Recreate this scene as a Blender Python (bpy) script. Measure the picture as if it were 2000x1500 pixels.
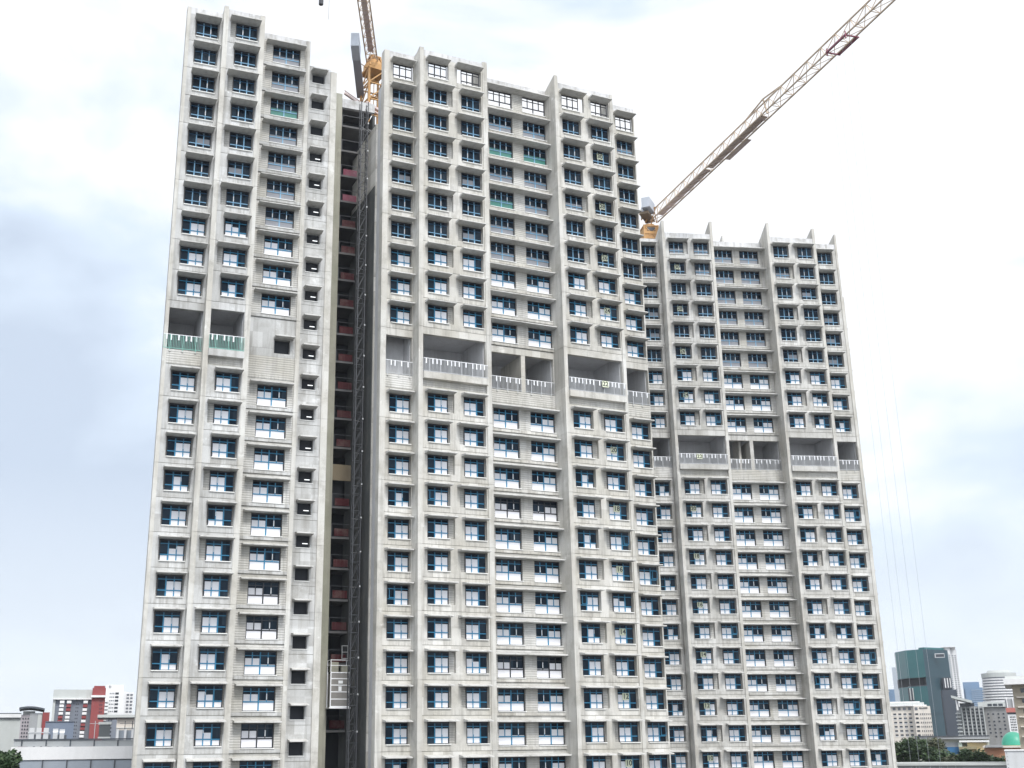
import bpy, math, random
from mathutils import Vector, Matrix
R = math.radians
rnd = random.Random(7)
for o in list(bpy.data.objects):
    bpy.data.objects.remove(o)
S = bpy.context.scene
COL = S.collection

# ------------------------------------------------------------------ camera
H0 = 30.0                                   # eye height above the ground
FPX, PITCH, ROLL, CX, CY = 2260.5, 0.3027, -0.0106, 922.5, 750.0
cp, sp, cr, sr = math.cos(PITCH), math.sin(PITCH), math.cos(ROLL), math.sin(ROLL)
FWD = Vector((0, cp, sp))
RGT = Vector((cr, -sp * sr, cp * sr))
UPV = Vector((-sr, -sp * cr, cp * cr))
cam = bpy.data.cameras.new('camera')
cam.sensor_width = 36.0
cam.lens = FPX * 36.0 / 2000.0
cam.shift_x = (1000.0 - CX) / 2000.0
cam.clip_start, cam.clip_end = 0.5, 6000
camo = bpy.data.objects.new('camera', cam)
COL.objects.link(camo)
camo.matrix_world = Matrix(((RGT.x, UPV.x, -FWD.x, 0), (RGT.y, UPV.y, -FWD.y, 0), (RGT.z, UPV.z, -FWD.z, H0), (0, 0, 0, 1)))
S.camera = camo

# ------------------------------------------------------------------ sky, sun, exposure
SUN_EL, SUN_AZ = R(50), R(158)              # azimuth clockwise from +Y
w = bpy.data.worlds.new('World')
S.world = w
w.use_nodes = True
nt = w.node_tree
nt.nodes.clear()
def N(t, **k):
    n = nt.nodes.new(t)
    for a, b in k.items():
        setattr(n, a, b)
    return n
def LK(a, b): nt.links.new(a, b)
out = N('ShaderNodeOutputWorld')
sky = N('ShaderNodeTexSky', sky_type='NISHITA')
sky.sun_disc = False
sky.sun_elevation = SUN_EL
sky.sun_rotation = SUN_AZ
sky.air_density, sky.dust_density = 1.0, 3.0
bgs = N('ShaderNodeBackground')
bgs.inputs['Strength'].default_value = 0.1
LK(sky.outputs[0], bgs.inputs['Color'])
tc = N('ShaderNodeTexCoord')
mp = N('ShaderNodeMapping')
mp.inputs['Scale'].default_value = (1.0, 1.0, 2.1)
mp.inputs['Location'].default_value = (0.35, 0.0, 0.62)
LK(tc.outputs['Generated'], mp.inputs['Vector'])
n1 = N('ShaderNodeTexNoise')
n1.inputs['Scale'].default_value = 2.9
n1.inputs['Detail'].default_value = 6.0
n1.inputs['Roughness'].default_value = 0.52
n1.inputs['Distortion'].default_value = 0.3
LK(mp.outputs[0], n1.inputs['Vector'])
sep = N('ShaderNodeSeparateXYZ')
LK(tc.outputs['Generated'], sep.inputs[0])
def mth(op, a, b=None):
    m = N('ShaderNodeMath', operation=op)
    for v, i in ((a, 0), (b, 1)):
        if v is None: continue
        if isinstance(v, (int, float)): m.inputs[i].default_value = v
        else: LK(v, m.inputs[i])
    return m.outputs[0]
# the cloud deck is thickest in a belt above the horizon and brightest overhead
zc = mth('SUBTRACT', sep.outputs['Z'], 0.22)
belt = mth('MAXIMUM', mth('SUBTRACT', 1.0, mth('MULTIPLY', mth('MULTIPLY', zc, zc), 26.0)), 0.0)
side = mth('MINIMUM', mth('MULTIPLY', mth('ABSOLUTE', sep.outputs['X']), 2.6), 1.0)
bias = mth('MULTIPLY', mth('MULTIPLY', belt, side), 0.25)
val = mth('SUBTRACT', mth('ADD', n1.outputs['Fac'], 0.12), bias)
rmp = N('ShaderNodeValToRGB')
rmp.color_ramp.elements[0].position = 0.33
rmp.color_ramp.elements[0].color = (0.335, 0.385, 0.46, 1)
rmp.color_ramp.elements[1].position = 0.56
rmp.color_ramp.elements[1].color = (0.60, 0.61, 0.625, 1)
e = rmp.color_ramp.elements.new(0.45)
e.color = (0.425, 0.485, 0.56, 1)
LK(val, rmp.inputs[0])
bgc = N('ShaderNodeBackground')
bgc.inputs['Strength'].default_value = 1.0
hzf = N('ShaderNodeMapRange')
hzf.inputs[1].default_value, hzf.inputs[2].default_value, hzf.inputs[3].default_value, hzf.inputs[4].default_value = 0.02, 0.22, 0.85, 0.0
LK(sep.outputs['Z'], hzf.inputs[0])
hmx = N('ShaderNodeMix', data_type='RGBA')
LK(hzf.outputs[0], hmx.inputs[0])
LK(rmp.outputs[0], hmx.inputs[6])
hmx.inputs[7].default_value = (0.53, 0.565, 0.605, 1)
# unseen sky behind the viewer, on the sun's side, brightened to lift the walls
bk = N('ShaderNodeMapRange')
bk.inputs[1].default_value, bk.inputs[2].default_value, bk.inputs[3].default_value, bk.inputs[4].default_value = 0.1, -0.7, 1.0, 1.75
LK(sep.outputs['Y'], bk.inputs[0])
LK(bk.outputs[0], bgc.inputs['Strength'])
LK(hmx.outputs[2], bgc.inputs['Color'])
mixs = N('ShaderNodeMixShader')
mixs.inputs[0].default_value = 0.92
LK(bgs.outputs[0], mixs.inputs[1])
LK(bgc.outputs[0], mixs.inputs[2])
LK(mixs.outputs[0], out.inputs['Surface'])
sl = bpy.data.lights.new('sun', 'SUN')
sl.energy = 1.5
sl.angle = R(14)
sl.color = (1.0, 0.985, 0.95)
so = bpy.data.objects.new('sun', sl)
COL.objects.link(so)
so.location = (0, -40, 120)
sd = Vector((math.sin(SUN_AZ) * math.cos(SUN_EL), math.cos(SUN_AZ) * math.cos(SUN_EL), math.sin(SUN_EL)))
so.rotation_euler = sd.to_track_quat('Z', 'Y').to_euler()
S.view_settings.view_transform = 'Standard'
S.view_settings.look = 'None'
S.view_settings.exposure = 0.98
S.view_settings.gamma = 1.0

# ------------------------------------------------------------------ helpers
def px(x, y, D):
    """point at horizontal distance D on the sight line of photo pixel x, y (2000 x 1500)"""
    d = RGT * ((x - CX) / FPX) - UPV * ((y - CY) / FPX) + FWD
    k = D / math.hypot(d.x, d.y)
    return Vector((d.x * k, d.y * k, d.z * k + H0))

class MB:
    def __init__(s): s.v, s.f, s.m = [], [], []
    def face(s, pts, mi=0):
        b = len(s.v)
        s.v += [tuple(p) for p in pts]
        s.f.append(tuple(range(b, b + len(pts))))
        s.m.append(mi)
    def box(s, x0, x1, y0, y1, z0, z1, mi=0):
        b = len(s.v)
        s.v += [(x0, y0, z0), (x1, y0, z0), (x1, y1, z0), (x0, y1, z0), (x0, y0, z1), (x1, y0, z1), (x1, y1, z1), (x0, y1, z1)]
        for q in ((0, 3, 2, 1), (4, 5, 6, 7), (0, 1, 5, 4), (1, 2, 6, 5), (2, 3, 7, 6), (3, 0, 4, 7)):
            s.f.append(tuple(b + i for i in q)); s.m.append(mi)
        return s
    def prism(s, prof, x0, x1, mi=0):
        """profile of (y, z) points extruded along x"""
        b, n = len(s.v), len(prof)
        s.v += [(x0, y, z) for y, z in prof] + [(x1, y, z) for y, z in prof]
        s.f.append(tuple(b + i for i in range(n))); s.m.append(mi)
        s.f.append(tuple(b + n + n - 1 - i for i in range(n))); s.m.append(mi)
        for i in range(n):
            j = (i + 1) % n
            s.f.append((b + i, b + n + i, b + n + j, b + j)); s.m.append(mi)
        return s
    def poly(s, pts, z0, z1, mi=0):
        """plan polygon of (x, y) points raised from z0 to z1"""
        b, n = len(s.v), len(pts)
        s.v += [(x, y, z0) for x, y in pts] + [(x, y, z1) for x, y in pts]
        s.f.append(tuple(b + n - 1 - i for i in range(n))); s.m.append(mi)
        s.f.append(tuple(b + n + i for i in range(n))); s.m.append(mi)
        for i in range(n):
            j = (i + 1) % n
            s.f.append((b + i, b + j, b + n + j, b + n + i)); s.m.append(mi)
        return s
    def bar(s, p, q, r, mi=0, n=4):
        p, q = Vector(p), Vector(q)
        d = (q - p).normalized()
        a = d.cross(Vector((0, 0, 1)) if abs(d.z) < 0.9 else Vector((1, 0, 0))).normalized()
        c = d.cross(a)
        b = len(s.v)
        for e_ in (p, q):
            for i in range(n):
                t = 2 * math.pi * (i + 0.5) / n
                s.v.append(tuple(e_ + a * (r * math.cos(t)) + c * (r * math.sin(t))))
        for i in range(n):
            j = (i + 1) % n
            s.f.append((b + i, b + j, b + n + j, b + n + i)); s.m.append(mi)
        s.f.append(tuple(b + n - 1 - i for i in range(n))); s.m.append(mi)
        s.f.append(tuple(b + n + i for i in range(n))); s.m.append(mi)
        return s
    def lathe(s, prof, n=24, mi=0, c=(0, 0), a0=0.0, a1=2 * math.pi):
        b, k = len(s.v), len(prof)
        for i in range(n + 1):
            t = a0 + (a1 - a0) * i / n
            s.v += [(c[0] + r * math.cos(t), c[1] + r * math.sin(t), z) for r, z in prof]
        for i in range(n):
            for j in range(k - 1):
                s.f.append((b + i * k + j, b + (i + 1) * k + j, b + (i + 1) * k + j + 1, b + i * k + j + 1)); s.m.append(mi)
        return s
    def add(s, o, loc=(0, 0, 0), sx=1.0):
        b = len(s.v)
        s.v += [(x * sx + loc[0], y + loc[1], z + loc[2]) for x, y, z in o.v]
        s.f += [tuple(b + i for i in f) for f in o.f]
        s.m += o.m
        return s
    def mesh(s, name, mats, smooth=False):
        me = bpy.data.meshes.new(name)
        me.from_pydata(s.v, [], s.f)
        for m in (mats if isinstance(mats, (list, tuple)) else [mats]):
            me.materials.append(m)
        me.polygons.foreach_set('material_index', s.m)
        if smooth:
            me.polygons.foreach_set('use_smooth', [True] * len(s.f))
        me.update()
        return me

def link(name, me, parent=None, loc=None, kind=None, label=None):
    o = bpy.data.objects.new(name, me)
    COL.objects.link(o)
    if parent: o.parent = parent
    if loc is not None: o.location = loc
    if kind: o['kind'] = kind
    if label: o['label'] = label
    return o
def part(name, mb, mats, parent=None, kind=None, label=None, smooth=False):
    return link(name, mb.mesh(name, mats, smooth), parent, None, kind, label)
def tag(o, label, cat, group=None):
    o['label'] = label; o['category'] = cat
    if group: o['group'] = group
    return o
def thing(name, label, cat, loc=(0, 0, 0), rz=0.0, group=None):
    o = bpy.data.objects.new(name, None)
    COL.objects.link(o)
    o.location = loc; o.rotation_euler = (0, 0, rz); o.empty_display_size = 1.0
    return tag(o, label, cat, group)

# ------------------------------------------------------------------ materials
def mat(name, col, rough=0.8, metal=0.0, spec=0.5, emit=None, es=1.0):
    m = bpy.data.materials.new(name)
    m.use_nodes = True
    b = m.node_tree.nodes['Principled BSDF']
    b.inputs['Base Color'].default_value = (*col, 1)
    b.inputs['Roughness'].default_value = rough
    b.inputs['Metallic'].default_value = metal
    b.inputs['Specular IOR Level'].default_value = spec
    if emit:
        b.inputs['Emission Color'].default_value = (*emit, 1)
        b.inputs['Emission Strength'].default_value = es
    return m

def noisy(name, c0, c1, scale=1.0, rough=0.85, streak=0.25, panel=None, dirt=(0.16, 0.15, 0.13), grain=0.12, bump=0.0, spec=0.35, ribs=None, storey=False, smudge=False):
    """weathered surface: two tones, vertical streaks, blotches, optional panel tints and ribs"""
    m = bpy.data.materials.new(name)
    m.use_nodes = True
    t = m.node_tree
    bs = t.nodes['Principled BSDF']
    bs.inputs['Roughness'].default_value = rough
    bs.inputs['Specular IOR Level'].default_value = spec
    def nn(ty, **k):
        x = t.nodes.new(ty)
        for a, b_ in k.items(): setattr(x, a, b_)
        return x
    def noise(vec, sc, det=4.0, ro=0.6):
        x = nn('ShaderNodeTexNoise')
        x.inputs['Scale'].default_value = sc; x.inputs['Detail'].default_value = det; x.inputs['Roughness'].default_value = ro
        t.links.new(vec, x.inputs['Vector'])
        return x.outputs['Fac']
    def rng(v, a, b_, lo, hi):
        x = nn('ShaderNodeMapRange')
        x.inputs[1].default_value, x.inputs[2].default_value = a, b_
        x.inputs[3].default_value, x.inputs[4].default_value = lo, hi
        t.links.new(v, x.inputs[0])
        return x.outputs[0]
    def mixc(f, a, b_):
        x = nn('ShaderNodeMix', data_type='RGBA')
        if hasattr(f, 'name'): t.links.new(f, x.inputs[0])
        else: x.inputs[0].default_value = f
        for v, i in ((a, 6), (b_, 7)):
            if hasattr(v, 'name'): t.links.new(v, x.inputs[i])
            else: x.inputs[i].default_value = (*v, 1)
        return x.outputs[2]
    tc = nn('ShaderNodeTexCoord')
    co = tc.outputs['Object']
    base = mixc(rng(noise(co, 0.22 * scale), 0.35, 0.65, 0, 1), c0, c1)
    if panel:
        sn = nn('ShaderNodeVectorMath', operation='SNAP')
        ad = nn('ShaderNodeVectorMath', operation='ADD')
        ad.inputs[1].default_value = (0.3, 500.0, -0.367 + 0.0)
        t.links.new(co, ad.inputs[0]); t.links.new(ad.outputs[0], sn.inputs[0])
        sn.inputs[1].default_value = panel
        wn = nn('ShaderNodeTexWhiteNoise', noise_dimensions='3D')
        t.links.new(sn.outputs[0], wn.inputs['Vector'])
        base = mixc(rng(wn.outputs['Value'], 0, 1, 0, 0.45), base, tuple(x * 0.76 for x in c0))
    ms = nn('ShaderNodeMapping')
    ms.inputs['Scale'].default_value = (1.6, 1.6, 0.10)
    t.links.new(co, ms.inputs['Vector'])
    st = rng(noise(ms.outputs[0], 1.3 * scale, 5.0, 0.65), 0.50, 0.80, 0, streak)
    base = mixc(st, base, dirt)
    bl = rng(noise(co, 0.55 * scale, 7.0, 0.72), 0.50, 0.72, 0, streak * 0.8)
    base = mixc(bl, base, tuple(d_ * 1.45 for d_ in dirt))
    wh = rng(noise(co, 0.6 * scale, 7.0, 0.72), 0.60, 0.80, 0, streak * 1.2)
    base = mixc(wh, base, tuple(min(0.85, x * 1.35) for x in c1))
    if smudge:
        m3 = nn('ShaderNodeMapping')
        m3.inputs['Scale'].default_value = (1.0, 1.0, 0.45)
        t.links.new(co, m3.inputs['Vector'])
        base = mixc(rng(noise(m3.outputs[0], 1.1, 3.0, 0.75), 0.60, 0.68, 0.0, 0.6), base, (0.22, 0.215, 0.21))
    if storey:
        sx_ = nn('ShaderNodeSeparateXYZ')
        t.links.new(co, sx_.inputs[0])
        def mm(op, a, b_):
            x = nn('ShaderNodeMath', operation=op)
            for v, i in ((a, 0), (b_, 1)):
                if isinstance(v, (int, float)): x.inputs[i].default_value = v
                else: t.links.new(v, x.inputs[i])
            return x.outputs[0]
        fr = mm('FRACT', mm('DIVIDE', mm('SUBTRACT', sx_.outputs['Z'], 30.0 + 2.367), 2.8), 0.0)
        m2 = nn('ShaderNodeMapping')
        m2.inputs['Scale'].default_value = (5.0, 5.0, 0.35)
        t.links.new(co, m2.inputs['Vector'])
        run = rng(noise(m2.outputs[0], 1.1, 4.0, 0.6), 0.45, 0.75, 0.0, 1.0)
        low = rng(fr, 0.0, 0.24, 0.85, 0.0)
        edge = rng(fr, 0.0, 0.025, 0.55, 0.0)
        base = mixc(mm('MULTIPLY', run, low), base, (0.20, 0.19, 0.17))
        base = mixc(mm('MULTIPLY', rng(noise(co, 0.8, 3.0, 0.6), 0.4, 0.6, 0.2, 1.0), edge), base, (0.10, 0.095, 0.09))
        s2 = nn('ShaderNodeVectorMath', operation='SNAP')
        a2 = nn('ShaderNodeVectorMath', operation='ADD')
        a2.inputs[1].default_value = (0.2, 500.0, -1.6)
        t.links.new(co, a2.inputs[0]); t.links.new(a2.outputs[0], s2.inputs[0])
        s2.inputs[1].default_value = (0.85, 1000.0, 1.4)
        w2 = nn('ShaderNodeTexWhiteNoise', noise_dimensions='3D')
        t.links.new(s2.outputs[0], w2.inputs['Vector'])
        base = mixc(rng(w2.outputs['Value'], 0.90, 0.905, 0.0, 0.35), base, tuple(min(0.8, x * 1.22) for x in c1))
        base = mixc(rng(w2.outputs['Value'], 0.06, 0.055, 0.0, 0.30), base, (0.30, 0.29, 0.27))
    fine = noise(co, 9.0 * scale, 4.0, 0.7)
    base = mixc(rng(fine, 0.3, 0.7, grain, 0.0), base, tuple(x * 0.55 for x in c0))
    hgt = fine
    if ribs:
        wv = nn('ShaderNodeTexWave', wave_type='BANDS', bands_direction='Z', wave_profile='SIN')
        wv.inputs['Scale'].default_value = ribs
        wv.inputs['Distortion'].default_value = 0.25
        wv.inputs['Detail'].default_value = 1.0
        t.links.new(co, wv.inputs['Vector'])
        base = mixc(rng(wv.outputs['Fac'], 0.0, 0.30, 0.42, 0.0), base, tuple(x * 0.45 for x in c0))
        hgt = wv.outputs['Fac']
        bump = 0.5
    t.links.new(base, bs.inputs['Base Color'])
    if bump:
        bp = nn('ShaderNodeBump')
        bp.inputs['Strength'].default_value = bump
        bp.inputs['Distance'].default_value = 0.04
        t.links.new(hgt, bp.inputs['Height'])
        t.links.new(bp.outputs[0], bs.inputs['Normal'])
    return m

M_CON = noisy('precast_concrete', (0.475, 0.455, 0.405), (0.625, 0.615, 0.59), panel=(3.4, 1000.0, 2.8), streak=0.7, storey=True)
M_CONL = noisy('cool_precast_concrete', (0.44, 0.44, 0.43), (0.60, 0.605, 0.605), panel=(3.4, 1000.0, 2.8), streak=0.8, storey=True)
M_CONR = noisy('neutral_precast_concrete', (0.46, 0.45, 0.42), (0.615, 0.61, 0.595), panel=(3.4, 1000.0, 2.8), streak=0.75, storey=True)
M_FIN = noisy('fin_concrete', (0.505, 0.485, 0.44), (0.645, 0.64, 0.615), panel=(0.9, 1000.0, 5.6), streak=0.7)
M_HOOD = noisy('hood_concrete', (0.47, 0.465, 0.445), (0.60, 0.595, 0.58), streak=0.6)
M_RIB = noisy('ribbed_concrete', (0.45, 0.435, 0.395), (0.57, 0.565, 0.55), streak=0.55, ribs=1.55, storey=True)
M_PAR = noisy('stained_parapet_concrete', (0.47, 0.47, 0.47), (0.62, 0.62, 0.63), scale=1.3, streak=0.95, smudge=True)
M_IN = noisy('bare_void_concrete', (0.47, 0.475, 0.49), (0.55, 0.555, 0.57), streak=0.3)
M_OLD = noisy('mossy_concrete', (0.30, 0.30, 0.24), (0.40, 0.39, 0.33), streak=0.6)
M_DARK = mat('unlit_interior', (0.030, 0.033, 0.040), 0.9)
M_BLUE = mat('blue_window_frame', (0.020, 0.22, 0.40), 0.4)
M_BLUE_LIT = mat('skylit_blue_window_frame', (0.20, 0.41, 0.60), 0.35)  # blue frame of the upper floors, skylight painted in as a lighter colour
M_BLUE_SHD = mat('shaded_blue_frame', (0.012, 0.07, 0.15), 0.4)  # same blue frame, shade of the top transom painted in
M_BLK = mat('dark_window_frame', (0.02, 0.022, 0.03), 0.4)
M_FILM = noisy('white_protective_film', (0.78, 0.78, 0.82), (0.84, 0.84, 0.87), scale=2, rough=0.45, streak=0.08, grain=0.03, dirt=(0.6, 0.6, 0.62))
M_GLASS = mat('dark_window_glass', (0.012, 0.019, 0.030), 0.07, 0, 0.14)
M_GLASS.node_tree.nodes['Principled BSDF'].inputs['Specular Tint'].default_value = (0.5, 0.72, 1.0, 1)
_t = M_GLASS.node_tree
_g = _t.nodes.new('ShaderNodeNewGeometry'); _s = _t.nodes.new('ShaderNodeVectorMath'); _s.operation = 'SNAP'
_s.inputs[1].default_value = (1.1, 1.1, 0.7)
_w = _t.nodes.new('ShaderNodeTexWhiteNoise'); _r = _t.nodes.new('ShaderNodeValToRGB')
_r.color_ramp.elements[0].color = (0.004, 0.008, 0.014, 1); _r.color_ramp.elements[1].color = (0.026, 0.040, 0.055, 1)
_r.color_ramp.elements[0].position = 0.35
_t.links.new(_g.outputs['Position'], _s.inputs[0]); _t.links.new(_s.outputs[0], _w.inputs['Vector']); _t.links.new(_w.outputs['Value'], _r.inputs[0])
_t.links.new(_r.outputs[0], _t.nodes['Principled BSDF'].inputs['Base Color'])
_n = _t.nodes.new('ShaderNodeTexNoise'); _n.inputs['Scale'].default_value = 1.4
_b = _t.nodes.new('ShaderNodeBump'); _b.inputs['Strength'].default_value = 0.12; _b.inputs['Distance'].default_value = 0.1
_t.links.new(_g.outputs['Position'], _n.inputs['Vector']); _t.links.new(_n.outputs['Fac'], _b.inputs['Height']); _t.links.new(_b.outputs[0], _t.nodes['Principled BSDF'].inputs['Normal'])
M_SLIT = mat('plain_white_strip', (0.85, 0.86, 0.88), 0.4)  # plain white, for the window slits and the hoist cage
M_GREY = noisy('grey_lower_pane', (0.24, 0.25, 0.28), (0.30, 0.31, 0.34), scale=2, rough=0.3, streak=0.2)
M_GREEN = noisy('green_lower_pane', (0.05, 0.20, 0.17), (0.07, 0.25, 0.21), scale=2, rough=0.3, streak=0.2)
M_SILL = mat('pale_sill', (0.72, 0.72, 0.70), 0.7)
M_RAIL = mat('galvanised_railing', (0.42, 0.43, 0.44), 0.45, 0.3)
M_PLATE = mat('white_railing_plate', (0.70, 0.71, 0.73), 0.5)
M_TEAL = mat('teal_railing', (0.16, 0.36, 0.31), 0.5)
M_SHD = noisy('shaded_lobby_concrete', (0.10, 0.10, 0.105), (0.14, 0.14, 0.145), streak=0.3)  # lobby concrete with the shade of the recess put into its colour
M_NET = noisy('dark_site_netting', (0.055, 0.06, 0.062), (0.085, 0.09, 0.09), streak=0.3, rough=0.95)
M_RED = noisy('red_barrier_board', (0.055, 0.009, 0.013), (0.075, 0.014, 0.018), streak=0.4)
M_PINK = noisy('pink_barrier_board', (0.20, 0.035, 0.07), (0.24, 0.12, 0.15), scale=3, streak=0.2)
M_LAMP = mat('lit_lamp_tube', (0.9, 0.9, 0.9), 0.4, emit=(0.95, 0.98, 1.0), es=0.7)
M_STEEL = mat('dark_hoist_steel', (0.055, 0.058, 0.065), 0.5, 0.4)
M_ZINC = mat('zinc_steel', (0.46, 0.47, 0.48), 0.4, 0.5)
M_YEL = noisy('orange_crane_paint', (0.42, 0.22, 0.075), (0.52, 0.30, 0.12), scale=2, rough=0.6, streak=0.5)
M_PALE = noisy('faded_crane_paint', (0.50, 0.39, 0.29), (0.60, 0.48, 0.36), scale=2, rough=0.6, streak=0.3)
M_MESHW = noisy('walkway_mesh', (0.50, 0.39, 0.36), (0.62, 0.50, 0.47), scale=6, rough=0.7, streak=0.3)
M_ROPE = mat('wire_rope', (0.30, 0.32, 0.35), 0.5)
M_CRED = mat('red_trolley_paint', (0.22, 0.06, 0.09), 0.5)
M_CW = noisy('grey_ballast_concrete', (0.36, 0.39, 0.44), (0.46, 0.49, 0.54), scale=2, streak=0.2)

# ------------------------------------------------------------------ window kit (origin: bottom centre of the opening, x along the wall, y inward)
HW, HH = 0.975, 1.72
def win3(kind, flip, var=0, open_=False):
    """three-light window; the light without film is on the left unless flip"""
    f, p = MB(), MB()
    sgn = -1 if flip else 1
    def B(x0, x1, z0, z1, y0=-0.04, y1=0.05, mi=0):
        a, b = sorted((x0 * sgn, x1 * sgn))
        f.box(a, b, y0, y1, z0, z1, mi)
    t = 0.035
    for q in ((-HW, -HW + 0.06, 0, HH), (HW - 0.06, HW, 0, HH), (-HW + 0.06, HW - 0.06, 0.0, 0.04), (-HW + 0.06, HW - 0.06, HH - 0.12, HH)):
        B(*q, mi=2)
    v1, v2 = -HW + 0.35 * 2 * HW, -HW + 0.675 * 2 * HW
    B(v1 - 0.045, v1 + 0.045, 0.05, HH - 0.12, -0.045); B(v2 - t, v2 + t, 0.05, HH - 0.12, -0.043)
    B(-HW + 0.06, HW - 0.06, 0.46, 0.535, -0.05, 0.045); B(-HW + 0.06, HW - 0.06, 1.335, 1.385, -0.05, 0.045, 3)
    B(v1 - 0.02, v1 + 0.02, 1.39, HH - 0.12, -0.052, -0.046, 2); B(v2 - 0.02, v2 + 0.02, 1.39, HH - 0.12, -0.052, -0.044, 2)
    f.box(-HW - 0.04, HW + 0.04, -0.40, -0.05, -0.07, -0.005, 1)
    def P(x0, x1, z0, z1, mi, y=0.0):
        a, b = sorted((x0 * sgn, x1 * sgn))
        p.face([(a, y, z0), (b, y, z0), (b, y, z1), (a, y, z1)], mi)
    if not open_:
        P(-HW + 0.02, HW - 0.02, 0.02, HH - 0.02, 0, 0.02)
    if kind == 'film':
        for i, (a, b) in enumerate(((v1 + 0.06, v2 - 0.045), (v2 + 0.045, HW - 0.10))):
            P(a, b, 0.06, 0.45, 1)
            if not (var == 1 and i == 1): P(a, b, 0.545, 1.20 if not (var == 2 and i == 0) else 0.98, 1)
        P(v2 - 0.02, v2 + 0.02, 0.72 + 0.1 * var, 1.16, 2, -0.055)
        if var == 2: P(-HW + 0.08, v1 - 0.07, 0.06, 0.42, 1)
        if var == 3:                         # outward-opening casement, ajar
            x0, x1 = sorted((v1 * sgn, (-HW + 0.06) * sgn))
            for z0_, z1_ in ((0.55, 0.60), (1.28, 1.33)):
                f.box(x0 + 0.05, x1 - 0.03, -0.30, -0.26, z0_, z1_, 0)
            f.box(x0 + 0.05, x0 + 0.09, -0.30, -0.26, 0.60, 1.28, 0); f.box(x1 - 0.07, x1 - 0.03, -0.30, -0.26, 0.60, 1.28, 0)
            f.box(x0 + 0.05, x0 + 0.08, -0.26, -0.051, 1.29, 1.32, 0); f.box(x1 - 0.06, x1 - 0.03, -0.26, -0.051, 1.29, 1.32, 0)
    elif not open_:
        if var != 1: P(v2 - 0.04, v2 + 0.04, 0.60, 1.08, 2, -0.055)
        if var == 2: P(v1 - 0.022, v1 + 0.022, 0.60, 1.02, 2, -0.055)
        if var == 3:
            P(-HW + 0.08, HW - 0.08, 0.56, 0.80 , 3); P(-HW + 0.08, HW - 0.08, 0.06, 0.40, 3)
        if var == 1:
            P(v1 + 0.06, HW - 0.1, 0.56, 1.05, 3)
    return f, p
HW4, HH4 = 1.295, 1.90
def win4(kind, flip):
    f, p = MB(), MB()
    sgn = -1 if flip else 1
    def B(x0, x1, z0, z1, y0=-0.04, y1=0.05, mi=0):
        a, b = sorted((x0 * sgn, x1 * sgn))
        f.box(a, b, y0, y1, z0, z1, mi)
    for q in ((-HW4, -HW4 + 0.06, 0, HH4), (HW4 - 0.06, HW4, 0, HH4), (-HW4 + 0.06, HW4 - 0.06, 0, 0.04), (-HW4 + 0.06, HW4 - 0.06, HH4 - 0.12, HH4)):
        B(*q, mi=2)
    B(-0.045, 0.045, 0.05, HH4 - 0.12, -0.045)
    for x in (-0.64, 0.64):
        B(x - 0.035, x + 0.035, 0.76, HH4 - 0.12, -0.043)
    B(-HW4 + 0.06, HW4 - 0.06, 0.68, 0.765, -0.05, 0.045); B(-HW4 + 0.06, HW4 - 0.06, 1.49, 1.54, -0.05, 0.045, 3)
    f.box(-HW4 - 0.04, HW4 + 0.04, -0.40, -0.05, -0.07, -0.005, 1)
    def P(x0, x1, z0, z1, mi, y=0.0):
        a, b = sorted((x0 * sgn, x1 * sgn))
        p.face([(a, y, z0), (b, y, z0), (b, y, z1), (a, y, z1)], mi)
    if kind != 'open':
        P(-HW4 + 0.02, HW4 - 0.02, 0.02, HH4 - 0.02, 0, 0.02)
    if kind == 'film':
        for a, b in ((-HW4 + 0.09, -0.68), (-0.60, -0.06)):
            P(a, b, 0.775, 1.31, 1)
        for a, b in ((-HW4 + 0.08, -0.06), (0.06, HW4 - 0.08)):
            P(a, b, 0.06, 0.67, 1)
        P(0.06, HW4 - 0.08, 0.775, 0.82, 1)
        P(0.60, 0.68, 0.90, 1.36, 2, -0.055)
    elif kind in ('grey', 'green'):
        for a, b in ((-HW4 + 0.07, -0.05), (0.05, HW4 - 0.07)):
            P(a, b, 0.05, 0.67, 3 if kind == 'grey' else 4)
            P(a, b, 0.775, 0.95, 3 if kind == 'grey' else 4)
        for x in (-0.64, 0.64):
            P(x - 0.04, x + 0.04, 1.0, 1.36, 2, -0.055)
    return f, p
PM = [M_GLASS, M_FILM, M_SLIT, M_GREY, M_GREEN]
KIT = {}
for fl in (False, True):
    for q in range(4):
        KIT['film3' + 'abcd'[q], fl] = win3('film', fl, q); KIT['bare3' + 'abcd'[q], fl] = win3('bare', fl, q)
    KIT['open3', fl] = win3('bare', fl, open_=True)
    for k in ('film', 'grey', 'green', 'open'):
        KIT[k + '4', fl] = win4(k, fl)
    KIT['black4', fl] = KIT['film4', fl]
KM = {}
def kit_mesh(k, fl):
    if (k, fl) not in KM:
        f, p = KIT[k, fl]
        fm = M_BLK if k.startswith('black') or k.startswith('open') else (M_BLUE if k.startswith('film') else M_BLUE_LIT)
        KM[k, fl] = (f.mesh('window_frame', [fm, M_SILL, M_BLK, M_BLK if fm is M_BLK else (M_BLUE if fm is M_BLUE else M_BLUE_SHD)]), p.mesh('pane', PM) if p.f else None)
    return KM[k, fl]
PROJ, REC = 0.95, 0.34
def hood_mb(x0, x1, zb_, proj=PROJ, rec=REC):
    """sloped concrete hood; y = 0 is the window plane, the wall face is at y = -rec"""
    m = MB()
    m.prism([(-rec + 0.02, zb_), (-rec + 0.02, zb_ + 0.24), (-rec - proj + 0.03, zb_ + 0.105), (-rec - proj, zb_ + 0.08), (-rec - proj, zb_)], x0, x1)
    return m
HM = {}
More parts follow.
